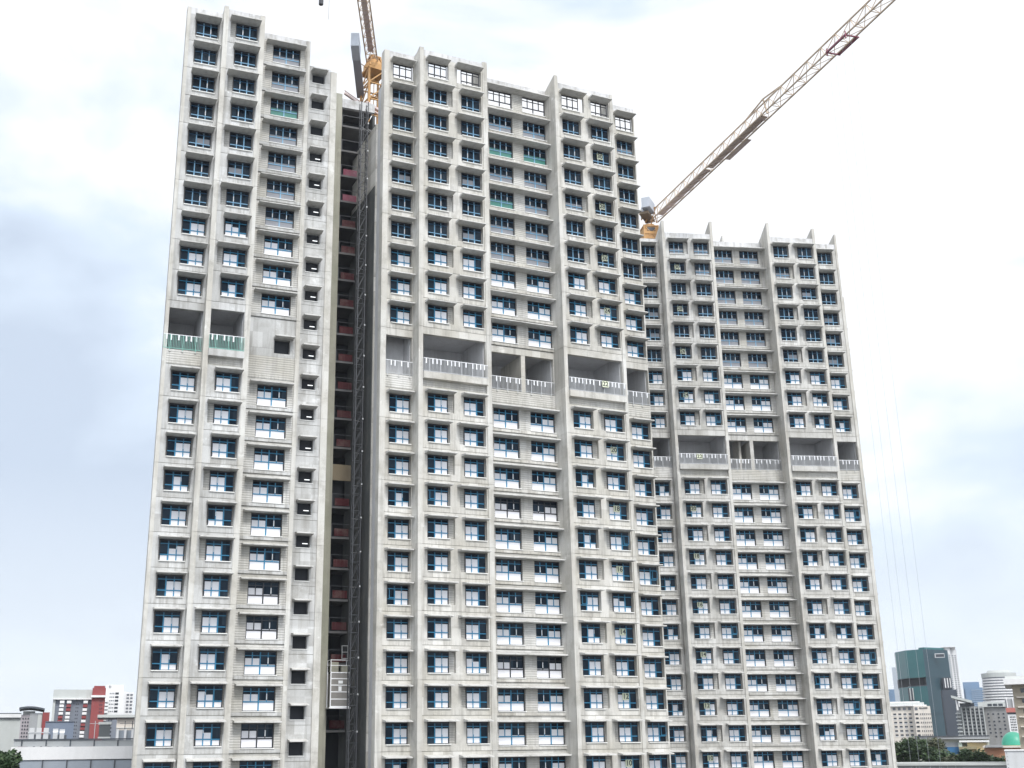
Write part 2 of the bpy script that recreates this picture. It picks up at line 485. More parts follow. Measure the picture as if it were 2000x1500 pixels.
def hood_mesh(x0, x1, zb_):
    k = (round(x0, 3), round(x1, 3), round(zb_, 3))
    if k not in HM:
        HM[k] = hood_mb(x0, x1, zb_).mesh('hood', M_HOOD)
    return HM[k]

# ------------------------------------------------------------------ apartment blocks under construction
FH = 2.8
def zb(n):
    return H0 + 2.367 + FH * (n - 12) + (FH if n > 22 else 0.0)
def skin(mb, u0, u1, z0, z1, yf, ops, mi=0):
    """front sheet of one storey with recessed openings (a, b, c, d, depth, back material or None for a hole)"""
    us = sorted(set([u0, u1] + [v for o in ops for v in o[:2]]))
    zs = sorted(set([z0, z1] + [v for o in ops for v in o[2:4]]))
    for i in range(len(us) - 1):
        for j in range(len(zs) - 1):
            a, b, c, d = us[i], us[i + 1], zs[j], zs[j + 1]
            mu, mz = (a + b) / 2, (c + d) / 2
            if any(o[0] < mu < o[1] and o[2] < mz < o[3] for o in ops):
                continue
            mb.face([(a, yf, c), (b, yf, c), (b, yf, d), (a, yf, d)], mi)
            if any(o[5] is None for o in ops):
                mb.face([(b, yf + REC, c), (a, yf + REC, c), (a, yf + REC, d), (b, yf + REC, d)], mi)
    mb.face([(u0, yf, z0), (u0, yf + 0.06, z0), (u1, yf + 0.06, z0), (u1, yf, z0)], mi)
    mb.face([(u0, yf, z1), (u1, yf, z1), (u1, yf + 0.06, z1), (u0, yf + 0.06, z1)], mi)
    for a, b, c, d, dep, bm in ops:
        y = yf + dep
        mb.face([(a, yf, c), (a, y, c), (a, y, d), (a, yf, d)], mi)
        mb.face([(b, yf, c), (b, yf, d), (b, y, d), (b, y, c)], mi)
        mb.face([(a, yf, c), (b, yf, c), (b, y, c), (a, y, c)], mi)
        mb.face([(a, yf, d), (a, y, d), (b, y, d), (b, yf, d)], mi)
        if bm is not None:
            mb.face([(a, y, c), (b, y, c), (b, y, d), (a, y, d)], bm)

def railing_mb(u0, u1, y, z0, z1, seed):
    r = random.Random(seed)
    m = MB()
    m.box(u0, u1, y - 0.03, y + 0.03, z1 - 0.05, z1, 1)
    m.box(u0, u1, y - 0.02, y + 0.02, z0 + 0.06, z0 + 0.11, 0)
    n = int((u1 - u0) / 0.13)
    for i in range(n + 1):
        x = u0 + 0.03 + (u1 - u0 - 0.06) * i / n
        m.box(x - 0.017, x + 0.017, y - 0.017, y + 0.017, z0 + 0.03, z1 - 0.05, 0)
        if i % 8 == 4:
            m.box(x - 0.035, x + 0.035, y - 0.05, y - 0.02, z0 - 0.18, z1 - 0.06, 0)
            m.box(x - 0.08, x + 0.08, y - 0.07, y - 0.02, z0 - 0.22, z0 - 0.12, 2)
    x = u0 + 0.25
    while x < u1 - 0.1:
        m.box(x - 0.06, x + 0.06, y - 0.045, y - 0.02, z1 - 0.52 + r.uniform(-0.03, 0.03), z1 - 0.06, 1)
        x += r.choice((0.36, 0.40, 0.62, 0.66))
    return m

VZ0, VZ1 = H0 + 31.65, H0 + 35.30            # sky-garden opening: slab kerb to beam soffit
def fin_mb(u0, u1, vb, vf, z0, z1, apex=0.0, depth=2.0):
    m = MB()
    z = z0
    for n in range(3, 40):
        zj = zb(n) - 0.02 if n != 22 else zb(22) + 0.9
        if (n % 2 == 0) or zj <= z + 0.5 or zj > z1 - 1.0: continue
        m.box(u0, u1, -vf, -vb, z, zj)
        m.box(u0 + 0.02, u1 - 0.02, -vf + 0.03, -vb, zj, zj + 0.035)
        z = zj + 0.035
    m.box(u0, u1, -vf, -vb, z, z1)
    if apex > 0:
        m.prism([(-vf + 0.001, z1 - 0.001), (-vf + 0.001, z1 + apex), (-vf + 0.22, z1 + apex), (-vf + depth, z1 - 0.001)], u0 + 0.003, u1 - 0.003)
    return m

def block(name, label, O, ang, bays, fins, top_floor, T, sx, seed, through_top=False):
    root = thing(name, label, 'apartment block', (O[0], O[1], 0), R(ang))
    hs = 0.18 if ang > 22 or ang < 10 else 0.02      # hoods sit a little left of their windows
    FF = 8                                   # lowest storey with modelled openings
    stuff_f, stuff_h, stuff_n = MB(), MB(), 0
    for bay in bays:
        uL, uR, v, kind = bay['u'][0], bay['u'][1], bay['v'], bay['kind']
        yf = -v
        Tb = bay.get('T', T)
        topn = bay.get('top', top_floor)
        wall, backs = MB(), MB()
        wall.face([(uL, yf, 0), (uR, yf, 0), (uR, yf, zb(FF) + 0.018), (uL, yf, zb(FF) + 0.018)])
        lev = zb if kind != 'stair' else (lambda k: H0 + 2.367 - 0.65 + FH * (k - 12))
        if kind == 'stair':
            wall.face([(uL, yf, zb(FF) - 0.65), (uR, yf, zb(FF) - 0.65), (uR, yf, lev(FF) + 0.018), (uL, yf, lev(FF) + 0.018)])
        for n in range(FF, topn + 1):
            z0, z1 = lev(n) + 0.018, lev(n) + FH - 0.018
            zj = lev(n)
            if kind == 'stair' and n == topn: z1 = Tb - 0.25
            wall.face([(uL, yf + 0.056, zj - 0.03), (uR, yf + 0.056, zj - 0.03), (uR, yf + 0.056, zj + 0.03), (uL, yf + 0.056, zj + 0.03)], 3)
            if n == 22 and kind != 'stair':
                zt = zb(23) - 0.018
                if bay['void']:
                    if kind == 'two' or bay.get('ledge'):
                        wall.face([(uL, yf + 0.10, z0), (uR, yf + 0.10, z0), (uR, yf + 0.10, H0 + 31.05), (uL, yf + 0.10, H0 + 31.05)], 1)
                        wall.box(uL, uR, yf - 0.42, yf + 0.60, H0 + 31.05, VZ0)
                    else:
                        wall.face([(uL, yf, z0), (uR, yf, z0), (uR, yf, VZ0), (uL, yf, VZ0)], 1)
                        wall.face([(uL, yf, VZ0), (uR, yf, VZ0), (uR, yf + 0.6, VZ0), (uL, yf + 0.6, VZ0)])
                    wall.box(uL, uR, yf, yf + 0.45, VZ1, zt)
                    wall.box(uL - 0.01, uL + 0.07, yf + 0.02, yf + 0.44, VZ0 - 0.01, VZ1 + 0.01); wall.box(uR - 0.07, uR + 0.01, yf + 0.02, yf + 0.44, VZ0 - 0.01, VZ1 + 0.01)
                    if kind == 'wide':       # middle pier of the wide bay
                        um = bay['pier']
                        wall.box(um - 0.22, um + 0.22, yf + 0.02, yf + 4.5, VZ0, VZ1)
                        for a, b in ((uL, um - 0.22), (um + 0.22, uR)):
                            part('railing', railing_mb(a, b, yf + 0.0, VZ0, VZ0 + 1.30, seed + int(a * 10)), [bay.get('rail', M_RAIL), M_PLATE, M_HOOD], root)
                    else:
                        part('railing', railing_mb(uL, uR, yf - (0.30 if kind == 'two' or bay.get('ledge') else 0.02), VZ0, VZ0 + 1.30, seed + int(uL * 10)), [bay.get('rail', M_RAIL), M_PLATE, M_HOOD], root)
                else:                        # blank storey with one small opening
                    a, b = bay['blank']
                    skin(wall, uL, uR, z0, zt, yf, [(a, b, H0 + 32.80, H0 + 34.10, 0.5, 2)], 0)
                    wall.face([(uL + 0.02, yf - 0.012, z0 + 0.05), (uR - 0.02, yf - 0.012, z0 + 0.05), (uR - 0.02, yf - 0.012, H0 + 32.45), (uL + 0.02, yf - 0.012, H0 + 32.45)], 1)
                    link('hood', hood_mesh(-0.75, 0.95, 0.0), root, ((a + b) / 2, yf + REC, H0 + 34.12))
                continue
            if n > 22 and kind == 'stair': pass
            ops, wins = [], []
            if kind == 'stair':
                a, b = bay['open']
                k = 0.42
                ops.append((a, b, z0 + k, z0 + k + 1.05, 0.42, 2))
            else:
                for (wt, ul, flip, ext, par, wd) in bay['wins']:
                    if wt == 3:
                        hw, s0 = HW * sx, 0.58
                        e = ext if (ext and n % 2 == par) else 0.0
                        a, b = ul - 0.10 + min(e, 0), ul + 2 * hw + 0.10 + max(e, 0)
                        ops.append((a, b, zb(n) + s0, zb(n) + 2.30, REC, 1))
                        h0, h1 = (a - 0.08 - hs - ul - hw) / sx, (b + 0.10 - hs - ul - hw) / sx
                    else:
                        hw, s0 = HW4 * sx, 0.40
                        a, b = bay['open4'] if 'open4' in bay else (ul - 0.06, ul + 2 * hw + 0.06)
                        ops.append((ul - 0.02, ul + 2 * hw + 0.02, zb(n) + s0, zb(n) + 2.30, 0.30, 1))
                        h0, h1 = (bay['hood'][0] - ul - hw) / sx, (bay['hood'][1] - ul - hw) / sx
                    wins.append((wt, ul + hw, flip, s0, h0, h1))
            if through_top and n == topn and kind != 'stair':
                ops = [o[:4] + (REC, None) for o in ops]
            if kind == 'wide' or bay.get('ribface'):
                skin(wall, uL, uR, z0 + 0.0, z1, yf, ops, 1)
                wall.box(uL + 0.01, uR - 0.01, yf - 0.10, yf - 0.002, zb(n) + 0.04, zb(n) + 0.30, 0)
            else:
                skin(wall, uL, uR, z0, z1, yf, ops, 0)
            for (wt, uc, flip, s0, h0, h1) in wins:
                if wt == 3:
                    vr = 'aaaaaaaaaaaaaaaabbcd'[rnd.randrange(20)] if n < topn - 1 else 'aadda'[rnd.randrange(5)]
                    k = 'film3' + vr if n <= 25 else ('open3' if (through_top and n == topn) else 'bare3' + vr)
                else:
                    k = 'film4'
                    if n > 25: k = 'grey4'
                    if (n, uc < bay.get('pier', 99)) in bay.get('green', ()): k = 'green4'
                    if n in bay.get('black', ()): k = 'black4'
                    if through_top and n == topn: k = 'open4'
                rec = REC if wt == 3 else 0.30
                loc = (uc, yf + rec - 0.055, zb(n) + s0)
                hz = 2.30 - s0
                if 10 <= n <= 21 or bay.get('all'):
                    fm, pm = kit_mesh(k, flip)
                    wo = link('window', fm, root, loc)
                    wo.scale = (sx, 1, 1)
                    if pm: link('pane', pm, wo)
                    if wt == 3 or kind == 'single4':
                        link('hood', hood_mesh(h0, h1, hz), wo, (0, (0.055 if wt == 3 else 0.205), 0))
                else:
                    f, p = KIT[k, flip]
                    f2 = MB().add(f)
                    if k.startswith('open'): f2.m = [{0: 2, 3: 2}.get(i, i) for i in f2.m]
                    elif not k.startswith('film'): f2.m = [{0: 4, 3: 3 + 7}.get(i, i) for i in f2.m]
                    stuff_f.add(f2, loc, sx)
                    q = MB().add(p); q.m = [i + 5 for i in q.m]
                    stuff_f.add(q, loc, sx)
                    if wt == 3 or kind == 'single4':
                        stuff_h.add(hood_mb(h0, h1, hz), (loc[0], loc[1] + (0.055 if wt == 3 else 0.205), loc[2]), sx)
            if kind == 'wide':
                a, b = bay['hood']
                link('hood', hood_mesh(a, b, 0.0), root, (0, yf + REC, zb(n) + 2.30))
            if kind == 'stair':
                a, b = bay['open']
                link('hood', hood_mesh(-0.75, 0.75, 0.0), root, ((a + b) / 2, yf + REC, ops[0][3] + 0.01))
                wall.box(a - 0.05, b + 0.05, yf - 0.05, yf + 0.02, ops[0][2] - 0.07, ops[0][2] - 0.003, 4)
                if 17 <= n <= 30:
                    lz = ops[0][2] + 0.1 + 0.42 * (z0 - H0) / 98.0 + rnd.uniform(0.12, 0.34)
                    lm = MB().box(b - 0.58, b - 0.12, yf + 0.36, yf + 0.40, lz, lz + 0.06)
                    part('stair_lamp', lm, M_LAMP, root)
        part('wall', wall, [{21.1: M_CONL, 7.2: M_CONR}.get(ang, M_CON), M_RIB, M_DARK, M_OLD, M_SILL], root)
        # carcass behind the facade
        body = MB()
        yb0, yb1 = yf + 0.54, bay.get('back', 11.0)
        ztop = lev(topn) + (0.1 if (through_top and kind != 'stair') else 2.9)
        if kind == 'stair': ztop = Tb - 0.3
        if bay.get('slant'):
            q = lambda y: [(uL + 0.03 + (yb0 - yf) * 0.15, yb0), (uR, yb0), (uR, y), (uL + (y - yf) * 0.15, y)]
            body.poly(q(6.5), 0, VZ0 - 0.02); body.poly(q(6.5), H0 + 35.9, ztop)
            body.poly([(uL + 0.9, 5.5), (uR, 5.5), (uR, 6.5), (uL + 1.0, 6.5)], VZ0 - 0.02, H0 + 35.9)
            body.poly([(uL + 0.05, yb0), (uL + 0.17, yb0), (uL + 0.95, 5.5), (uL + 0.80, 5.5)], VZ0 - 0.02, H0 + 35.9); body.box(uR - 0.12, uR, yb0, 5.5, VZ0 - 0.02, H0 + 35.9)
        elif bay.get('void'):
            body.box(uL, uR, yb0, yb1, 0, VZ0 - 0.02)
            body.box(uL, uR, yb0, yb1, H0 + 35.9, ztop)
            body.box(uL, uR, yf + 5.5, yb1, VZ0 - 0.02, H0 + 35.9)
            body.box(uL, uL + 0.12, yf + 0.5, yf + 5.5, VZ0 - 0.02, H0 + 35.9); body.box(uR - 0.12, uR, yf + 0.5, yf + 5.5, VZ0 - 0.02, H0 + 35.9)
        else:
            body.box(uL, uR, yb0, yb1, 0, ztop)
        part('carcass', body, M_IN, root)
        if kind == 'stair':
            part('parapet', MB().box(uL, uR, yf, yf + 0.3, Tb - 0.25, Tb), M_PAR, root)
        else:
            part('parapet', MB().box(uL, uR, yf, yf + 0.28, zb(topn) + FH - 0.018, Tb), M_PAR, root)
    for fu0, fu1, vb, vf, ft, ap, dp in fins:
        part('fin_wall', fin_mb(fu0, fu1, vb, vf, 0, ft, ap, dp), M_FIN, root)
    if stuff_f.f:
        part('window', stuff_f, [M_BLUE, M_SILL, M_BLK, M_BLUE, M_BLUE_LIT] + PM + [M_BLUE_SHD], root, kind='stuff')
        part('hood', stuff_h, M_HOOD, root, kind='stuff')
    return root

TL, TR = H0 + 64.6, H0 + 61.8
LB = block('apartment_block', 'bare concrete tower at the left with teal railings and a column of stair openings', (-25.3914, 90.4905), 21.1, [
    dict(u=(-0.19, 3.0), v=0.0, kind='one', void=True, all=True, slant=True,  rail=M_TEAL, wins=[(3, 0.70, False, 0, 0, 0)]),
    dict(u=(3.38, 6.3), v=0.87, kind='one', void=True, ledge=True, all=True, rail=M_TEAL, wins=[(3, 4.16, True, -0.42, 0, 0)]),
    dict(u=(6.72, 11.22), v=-1.62, kind='single4', void=False, all=True, ribface=True, blank=(9.35, 10.75), hood=(7.35, 11.08), wins=[(4, 8.06, False, 0, 0, 0)], black=(11, 14, 15), green=((30, True),)),
    dict(u=(11.55, 13.95), v=-2.8, kind='stair', void=False, T=H0 + 62.75, top=33, open=(12.15, 13.35)),
], [(2.97, 3.40, -0.7, 0.95, TL, 0.25, 0.8), (6.28, 6.74, -2.3, 0.95, TL, 0, 1), (11.20, 11.57, -3.6, -1.50, TL - 0.05, 0, 1), (13.93, 14.52, -8.4, -2.66, H0 + 62.45, 0, 1), (-0.19, 0.12, -0.75, 0.03, TL + 0.02, 0, 1)],
    32, TL, 1.0, 3)
CB = block('apartment_block', 'bare concrete tower in the middle with sky showing through its top row of windows', (-4.845, 97.4536), 23.8, [
    dict(u=(-2.84, 0.09), v=-1.45, kind='one', void=True, back=3.55, wins=[(3, -2.02, False, 0, 0, 0)]),
    dict(u=(0.47, 6.73), v=0.0, kind='two', void=True, wins=[(3, 1.06, False, 0.42, 1, 0), (3, 4.53, True, -0.42, 0, 0)]),
    dict(u=(7.18, 14.86), v=-2.2, kind='wide', void=True, pier=11.55, hood=(7.22, 15.05), wins=[(4, 8.40, False, 0, 0, 0), (4, 12.20, True, 0, 0, 0)], black=(13, 18), green=((30, True), (30, False), (28, True))),
    dict(u=(15.2, 21.3), v=-0.2, kind='two', void=True, wins=[(3, 15.74, False, 0.42, 0, 0), (3, 19.12, True, -0.42, 1, 0)]),
    dict(u=(21.6, 25.15), v=-1.75, kind='one', void=True, wins=[(3, 22.97, True, 0, 0, 0)]),
], [(-3.02, -2.50, -2.2, -1.36, TL, 0, 1), (0.07, 0.49, -1.9, 0.10, TL, 0.2, 0.8), (6.71, 7.20, -2.7, 0.10, TL, 0.15, 1.0), (14.84, 15.22, -2.7, -0.10, TL, 0.75, 2.1), (21.28, 21.62, -2.2, -0.10, TL, 0, 1)],
    32, TL, 1.0, 5, through_top=True)
RB = block('apartment_block', 'farthest bare concrete tower at the right with pointed fin walls standing above its roof edge', (24.33, 134.30), 7.2, [
    dict(u=(-2.95, -0.20), v=-1.5, kind='one', void=True, T=H0 + 61.55, wins=[(3, -2.55, False, 0, 0, 0)]),
    dict(u=(0.17, 6.17), v=0.0, kind='two', void=True, wins=[(3, 0.74, False, 0.42, 1, 0), (3, 3.95, True, -0.42, 0, 0)]),
    dict(u=(6.47, 13.72), v=-2.0, kind='wide', void=True, pier=10.1, hood=(6.52, 13.85), wins=[(4, 7.15, False, 0, 0, 0), (4, 10.62, True, 0, 0, 0)]),
    dict(u=(14.03, 19.78), v=0.0, kind='two', void=True, wins=[(3, 14.48, False, 0.42, 0, 0), (3, 17.72, True, -0.42, 1, 0)]),
    dict(u=(20.09, 23.43), v=-1.45, kind='one', void=True, wins=[(3, 20.97, True, 0, 0, 0)]),
], [(-0.16, 0.19, -4.1, 0.10, TR, 1.6, 4.0), (6.15, 6.49, -4.1, 0.10, TR, 1.75, 4.0), (13.70, 14.05, -4.1, 0.10, TR, 1.9, 4.0), (19.76, 20.11, -4.1, 0.10, TR, 1.4, 4.0), (23.41, 23.66, -6.0, -1.35, TR, 1.4, 4.0), (8.9, 9.15, -5.5, -3.2, TR + 0.9, 0.5, 1.2)],
    31, TR, 0.96, 9)
# stepped end wall of the far tower, lower than the rest, with lifting lugs
ew = MB().box(23.70, 24.02, 1.75, 9.0, 0, H0 + 54.6)
for n in range(9, 29):
    ew.box(24.02, 24.17, 1.85, 1.95, zb(n) + 0.3, zb(n) + 0.42)
part('end_wall', ew, M_FIN, RB)
# return of the middle tower facing the hoist: bare wall, then dark netting below the top storeys
part('rear_wing', MB().box(-2.98, 0.05, 3.56, 11.0, 0, H0 + 57.6), M_CON, CB)

part('dust_netting', MB().box(-3.04, -2.985, 3.7, 11.05, 0, H0 + 51.0), M_NET, CB)

# hoist lobby at the back of the recess, part of the left tower
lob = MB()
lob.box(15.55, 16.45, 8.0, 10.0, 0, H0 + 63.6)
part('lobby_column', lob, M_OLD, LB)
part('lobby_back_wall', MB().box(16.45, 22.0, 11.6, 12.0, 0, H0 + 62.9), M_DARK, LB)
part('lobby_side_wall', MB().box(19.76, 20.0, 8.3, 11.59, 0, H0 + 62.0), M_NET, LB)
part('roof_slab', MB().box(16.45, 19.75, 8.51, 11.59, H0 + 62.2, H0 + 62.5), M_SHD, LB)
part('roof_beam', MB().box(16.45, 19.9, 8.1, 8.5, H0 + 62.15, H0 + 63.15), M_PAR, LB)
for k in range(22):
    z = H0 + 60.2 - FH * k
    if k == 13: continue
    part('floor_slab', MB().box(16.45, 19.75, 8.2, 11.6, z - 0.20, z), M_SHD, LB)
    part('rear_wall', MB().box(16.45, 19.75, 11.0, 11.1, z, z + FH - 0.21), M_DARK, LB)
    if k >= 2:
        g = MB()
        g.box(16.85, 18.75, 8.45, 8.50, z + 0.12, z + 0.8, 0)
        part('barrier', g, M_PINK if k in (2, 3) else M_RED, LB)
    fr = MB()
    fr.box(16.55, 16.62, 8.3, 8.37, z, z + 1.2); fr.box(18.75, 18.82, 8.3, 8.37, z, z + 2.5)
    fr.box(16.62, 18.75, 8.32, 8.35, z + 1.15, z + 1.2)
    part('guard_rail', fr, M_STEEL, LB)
part('brown_hoarding', MB().box(16.45, 19.3, 8.15, 8.2, H0 + 23.4, H0 + 24.9), noisy('brown_plywood', (0.16, 0.13, 0.09), (0.22, 0.18, 0.12), streak=0.4), LB)

# ------------------------------------------------------------------ floor-number boards
def number_board(txt, root, loc, label, wd=0.66, ht=0.60):
    o = tag(link('number_board', MB().box(-wd / 2, wd / 2, -0.015, 0.015, -ht / 2, ht / 2).mesh('number_board', M_BOARD)), label, 'number sign', 'floor number boards')
    o.matrix_world = root.matrix_basis @ Matrix.Translation(loc)
    cu = bpy.data.curves.new('numeral', 'FONT')
    cu.body = txt; cu.size = 0.62; cu.align_x = 'CENTER'; cu.align_y = 'CENTER'; cu.extrude = 0.004; cu.offset = 0.012
    t = bpy.data.objects.new('tmp', cu)
    COL.objects.link(t)
    me = bpy.data.meshes.new_from_object(t.evaluated_get(bpy.context.evaluated_depsgraph_get()))
    bpy.data.objects.remove(t)
    me.materials.clear(); me.materials.append(M_BLK)
    n = link('numeral', me, o, (0, -0.024, 0))
    n.rotation_euler = (R(90), 0, 0)
M_BOARD = noisy('pale_yellow_board', (0.66, 0.70, 0.50), (0.74, 0.77, 0.60), scale=3, streak=0.1, grain=0.04)
bpy.context.view_layer.update()
for n in range(10, 31, 2):
    if n == 22:
        number_board('22', CB, (18.95, -0.42 + 0.2 + 0.04 - 0.02 - 0.12, VZ0 + 0.92), 'pale board reading 22 hung on the sky garden railing of the middle tower')
        number_board('22', RB, (2.6, -0.44, VZ0 + 0.92), 'pale board reading 22 hung on the sky garden railing of the far right tower')
    else:
        number_board('%d' % n, CB, (19.95, 0.2 + REC - 0.16, zb(n) + 1.62), 'pale board reading %d taped inside a window of the middle tower' % n)
        number_board('%d' % n, RB, (1.62, REC - 0.16, zb(n) + 1.62), 'pale board reading %d taped inside a window of the far right tower' % n)

# ------------------------------------------------------------------ construction hoist
def cpt(u, y): 
    a = R(23.8)
    return -4.845 + u * math.cos(a) - y * math.sin(a), 97.4536 + u * math.sin(a) + y * math.cos(a)
hx, hy = cpt(-3.75, 5.2)
hm = thing('construction_hoist', 'dark lattice hoist mast standing in the recess between the left and middle towers', 'hoist', (hx, hy, 0), R(21))
ms_ = MB()
for a in (-0.33, 0.33):
    for b in (-0.33, 0.33):
        ms_.bar((a, b, 0), (a, b, H0 + 60.6), 0.06)
for i in range(64):
    z = 1.5 * i + 0.3
    if z > H0 + 59: break
    for s_ in (-0.33, 0.33):
        ms_.bar((-0.33, s_, z), (0.33, s_, z), 0.03); ms_.bar((s_, -0.33, z), (s_, 0.33, z), 0.03)
        ms_.bar((-0.33, s_, z), (0.33, s_, z + 1.5), 0.03); ms_.bar((s_, -0.33, z), (s_, 0.33, z + 1.5), 0.03)
part('mast', ms_, M_STEEL, hm)
for i in range(30):
    z = 3.0 * i + 1.2
    if z > H0 + 59: break
    t_ = MB()
    t_.bar((0.33, 0.3, z), (1.25, 1.3, z), 0.035); t_.bar((-0.33, 0.3, z), (1.1, 1.6, z + 0.2), 0.03)
    t_.box(0.30, 0.42, -0.42, -0.30, z - 0.07, z + 0.07)
    part('wall_tie', t_, M_ZINC, hm)
hc = thing('hoist_cage', 'pale grey lift cage with barred front and open top rail on the dark hoist mast', 'lift cage', (px(663.5, 1381, 103.5).x, px(663.5, 1381, 103.5).y, px(663.5, 1381, 103.5).z), R(21))
CWD, CHT, CDP = 1.76, 2.95, 1.3
cg = MB()
for x in (-CWD / 2, CWD / 2 - 0.09):
    for y in (0, CDP - 0.09):
        cg.box(x, x + 0.09, y, y + 0.09, 0, CHT)
for z in (0, 0.62, 1.22, 1.78, 2.32, CHT - 0.12):
    cg.box(-CWD / 2 + 0.09, CWD / 2 - 0.09, 0.015, 0.075, z, z + 0.085)
cg.box(-CWD / 2 - 0.05, CWD / 2 + 0.05, -0.03, CDP + 0.03, -0.12, -0.002)
part('frame', cg, M_SLIT, hc)
cm = MB().box(-CWD / 2 + 0.1, CWD / 2 - 0.1, 0.04, CDP - 0.1, 0.02, CHT - 0.14)
part('mesh_panel', cm, noisy('cage_mesh', (0.22, 0.21, 0.20), (0.28, 0.27, 0.26), scale=4, streak=0.2), hc)
part('notice', MB().box(-0.15, 0.12, -0.02, 0.012, 1.32, 1.72), M_SLIT, hc)
part('notice', MB().box(-0.17, 0.22, -0.02, 0.012, 1.95, 2.2), M_SLIT, hc)
cr_ = MB()
for x in (-CWD / 2, CWD / 2 - 0.06):
    for y in (0.02, CDP - 0.08):
        cr_.box(x, x + 0.06, y, y + 0.06, CHT + 0.002, CHT + 1.02)
for z in (CHT + 0.5, CHT + 0.96):
    cr_.box(-CWD / 2 + 0.05, CWD / 2 - 0.05, 0.03, 0.07, z, z + 0.05)
    for x in (-CWD / 2 + 0.01, CWD / 2 - 0.05):
        cr_.box(x, x + 0.04, 0.03, CDP - 0.03, z, z + 0.05)
part('top_rail', cr_, M_SLIT, hc)
lb_ = MB()
for x in (0.30, 0.82):
    lb_.box(x, x + 0.06, 0.9, 0.96, CHT + 1.15, CHT + 2.3)
for z in (1.15, 1.7, 2.24):
    lb_.box(0.36, 0.82, 0.9, 0.95, CHT + z, CHT + z + 0.06)
part('ladder_guard', lb_, M_ZINC, hc)
part('motor_box', MB().box(0.2, 0.75, 0.5, 1.0, CHT + 0.002, CHT + 0.55).box(-0.7, 0.0, 0.7, 1.2, CHT + 0.002, CHT + 0.85), M_OLD, hc)

# ------------------------------------------------------------------ tower cranes
def lattice(mb, p0, p1, w_, h_, n, r, mi=0):
    """triangular jib from p0 to p1, apex upward"""
    p0, p1 = Vector(p0), Vector(p1)
    d = (p1 - p0)
    side = d.cross(Vector((0, 0, 1))).normalized() * (w_ / 2)
    up = Vector((0, 0, h_))
    mb.bar(p0 + side, p1 + side, r * 1.25, mi); mb.bar(p0 - side, p1 - side, r * 1.25, mi); mb.bar(p0 + up, p1 + up, r * 1.25, mi)
    for i in range(n):
        a, b, c = p0 + d * (i / n), p0 + d * ((i + 0.5) / n), p0 + d * ((i + 1) / n)
        for s_ in (side, -side):
            mb.bar(a + s_, b + up, r * 0.6, mi); mb.bar(b + up, c + s_, r * 0.6, mi)
        mb.bar(a + side, a - side, r * 0.6, mi); mb.bar(a + side, c - side, r * 0.5, mi)
    return side
def mast_mb(w_, z0, z1, step):
    m = MB()
    h = w_ / 2
    for a in (-h, h):
        for b in (-h, h):
            m.bar((a, b, z0), (a, b, z1), 0.15)
    n = max(1, round((z1 - z0) / step))
    for i in range(n):
        z, zn = z0 + (z1 - z0) * i / n, z0 + (z1 - z0) * (i + 1) / n
        for s_ in (-h, h):
            m.bar((-h, s_, z), (h, s_, z), 0.09); m.bar((s_, -h, z), (s_, h, z), 0.09)
            m.bar((-h, s_, z), (h, s_, zn), 0.085); m.bar((s_, -h, zn), (s_, h, z), 0.085)
        m.bar((-0.3, 0.2, z), (-0.3, 0.2, zn), 0.05); m.bar((0.15, 0.2, z), (0.15, 0.2, zn), 0.05); m.box(-0.5, 0.45, -0.1, 0.5, z + 0.9, z + 0.98)
    return m

# left crane: mast behind the recess, jib passing high over the viewer
D1 = 117.0
mp_ = px(729, 190, D1)
c1 = thing('tower_crane', 'tower crane with an orange lattice mast rising between the left and middle towers', 'tower crane', (mp_.x, mp_.y, 0), R(30), 'cranes on the site')
zh = px(727, 128, D1).z
part('mast', mast_mb(2.1, 0, zh - 0.9, 2.1), M_YEL, c1)
hd = MB()
hd.box(-1.2, 1.2, -1.2, 1.2, zh - 1.15, zh - 0.9); hd.lathe([(0.0, zh - 0.9), (1.2, zh - 0.9), (1.2, zh - 0.35), (0.7, zh + 0.5), (0, zh + 0.5)], 20)
for a in (-0.85, 0.85):
    for b_ in (-0.85, 0.85):
        hd.bar((a, b_, zh - 0.6), (a * 0.6, b_ * 0.6, zh + 0.9), 0.13)
        hd.bar((a, b_, zh - 0.6), (-a * 0.6, b_ * 0.6, zh + 0.9), 0.07)
hd.box(-0.65, 0.65, -0.65, 0.65, zh + 0.8, zh + 0.95)
part('slewing_ring', hd, M_YEL, c1)
inv1 = c1.matrix_basis.inverted()
L1_ = lambda p: inv1 @ Vector(p)
bpy.context.view_layer.update()
j0, j1 = px(727, 122, D1 - 0.5), px(710, 0, 1)
tz = j0.z
k_ = (tz - H0) / (j1.z - H0)
j1 = Vector((j1.x * k_, j1.y * k_, tz))
je = j0 + (j1 - j0) * 5.6
jb = MB()
lattice(jb, L1_(j0), L1_(je), 1.25, 1.3, 40, 0.075)
part('jib', jb, M_PALE, c1)
wk = MB()
dj = (je - j0).normalized(); sj = dj.cross(Vector((0, 0, 1))).normalized()
pts_ = [j0 + dj * 2 + sj * 0.30 + Vector((0, 0, 0.06)), j0 + dj * 2 - sj * 0.32 + Vector((0, 0, 0.06)), j0 + dj * 42 - sj * 0.32 + Vector((0, 0, 0.06)), j0 + dj * 42 + sj * 0.30 + Vector((0, 0, 0.06))]
wk.face([L1_(p) for p in pts_]); wk.face([L1_(p + Vector((0, 0, 0.04))) for p in reversed(pts_)])
part('walkway', wk, M_MESHW, c1)
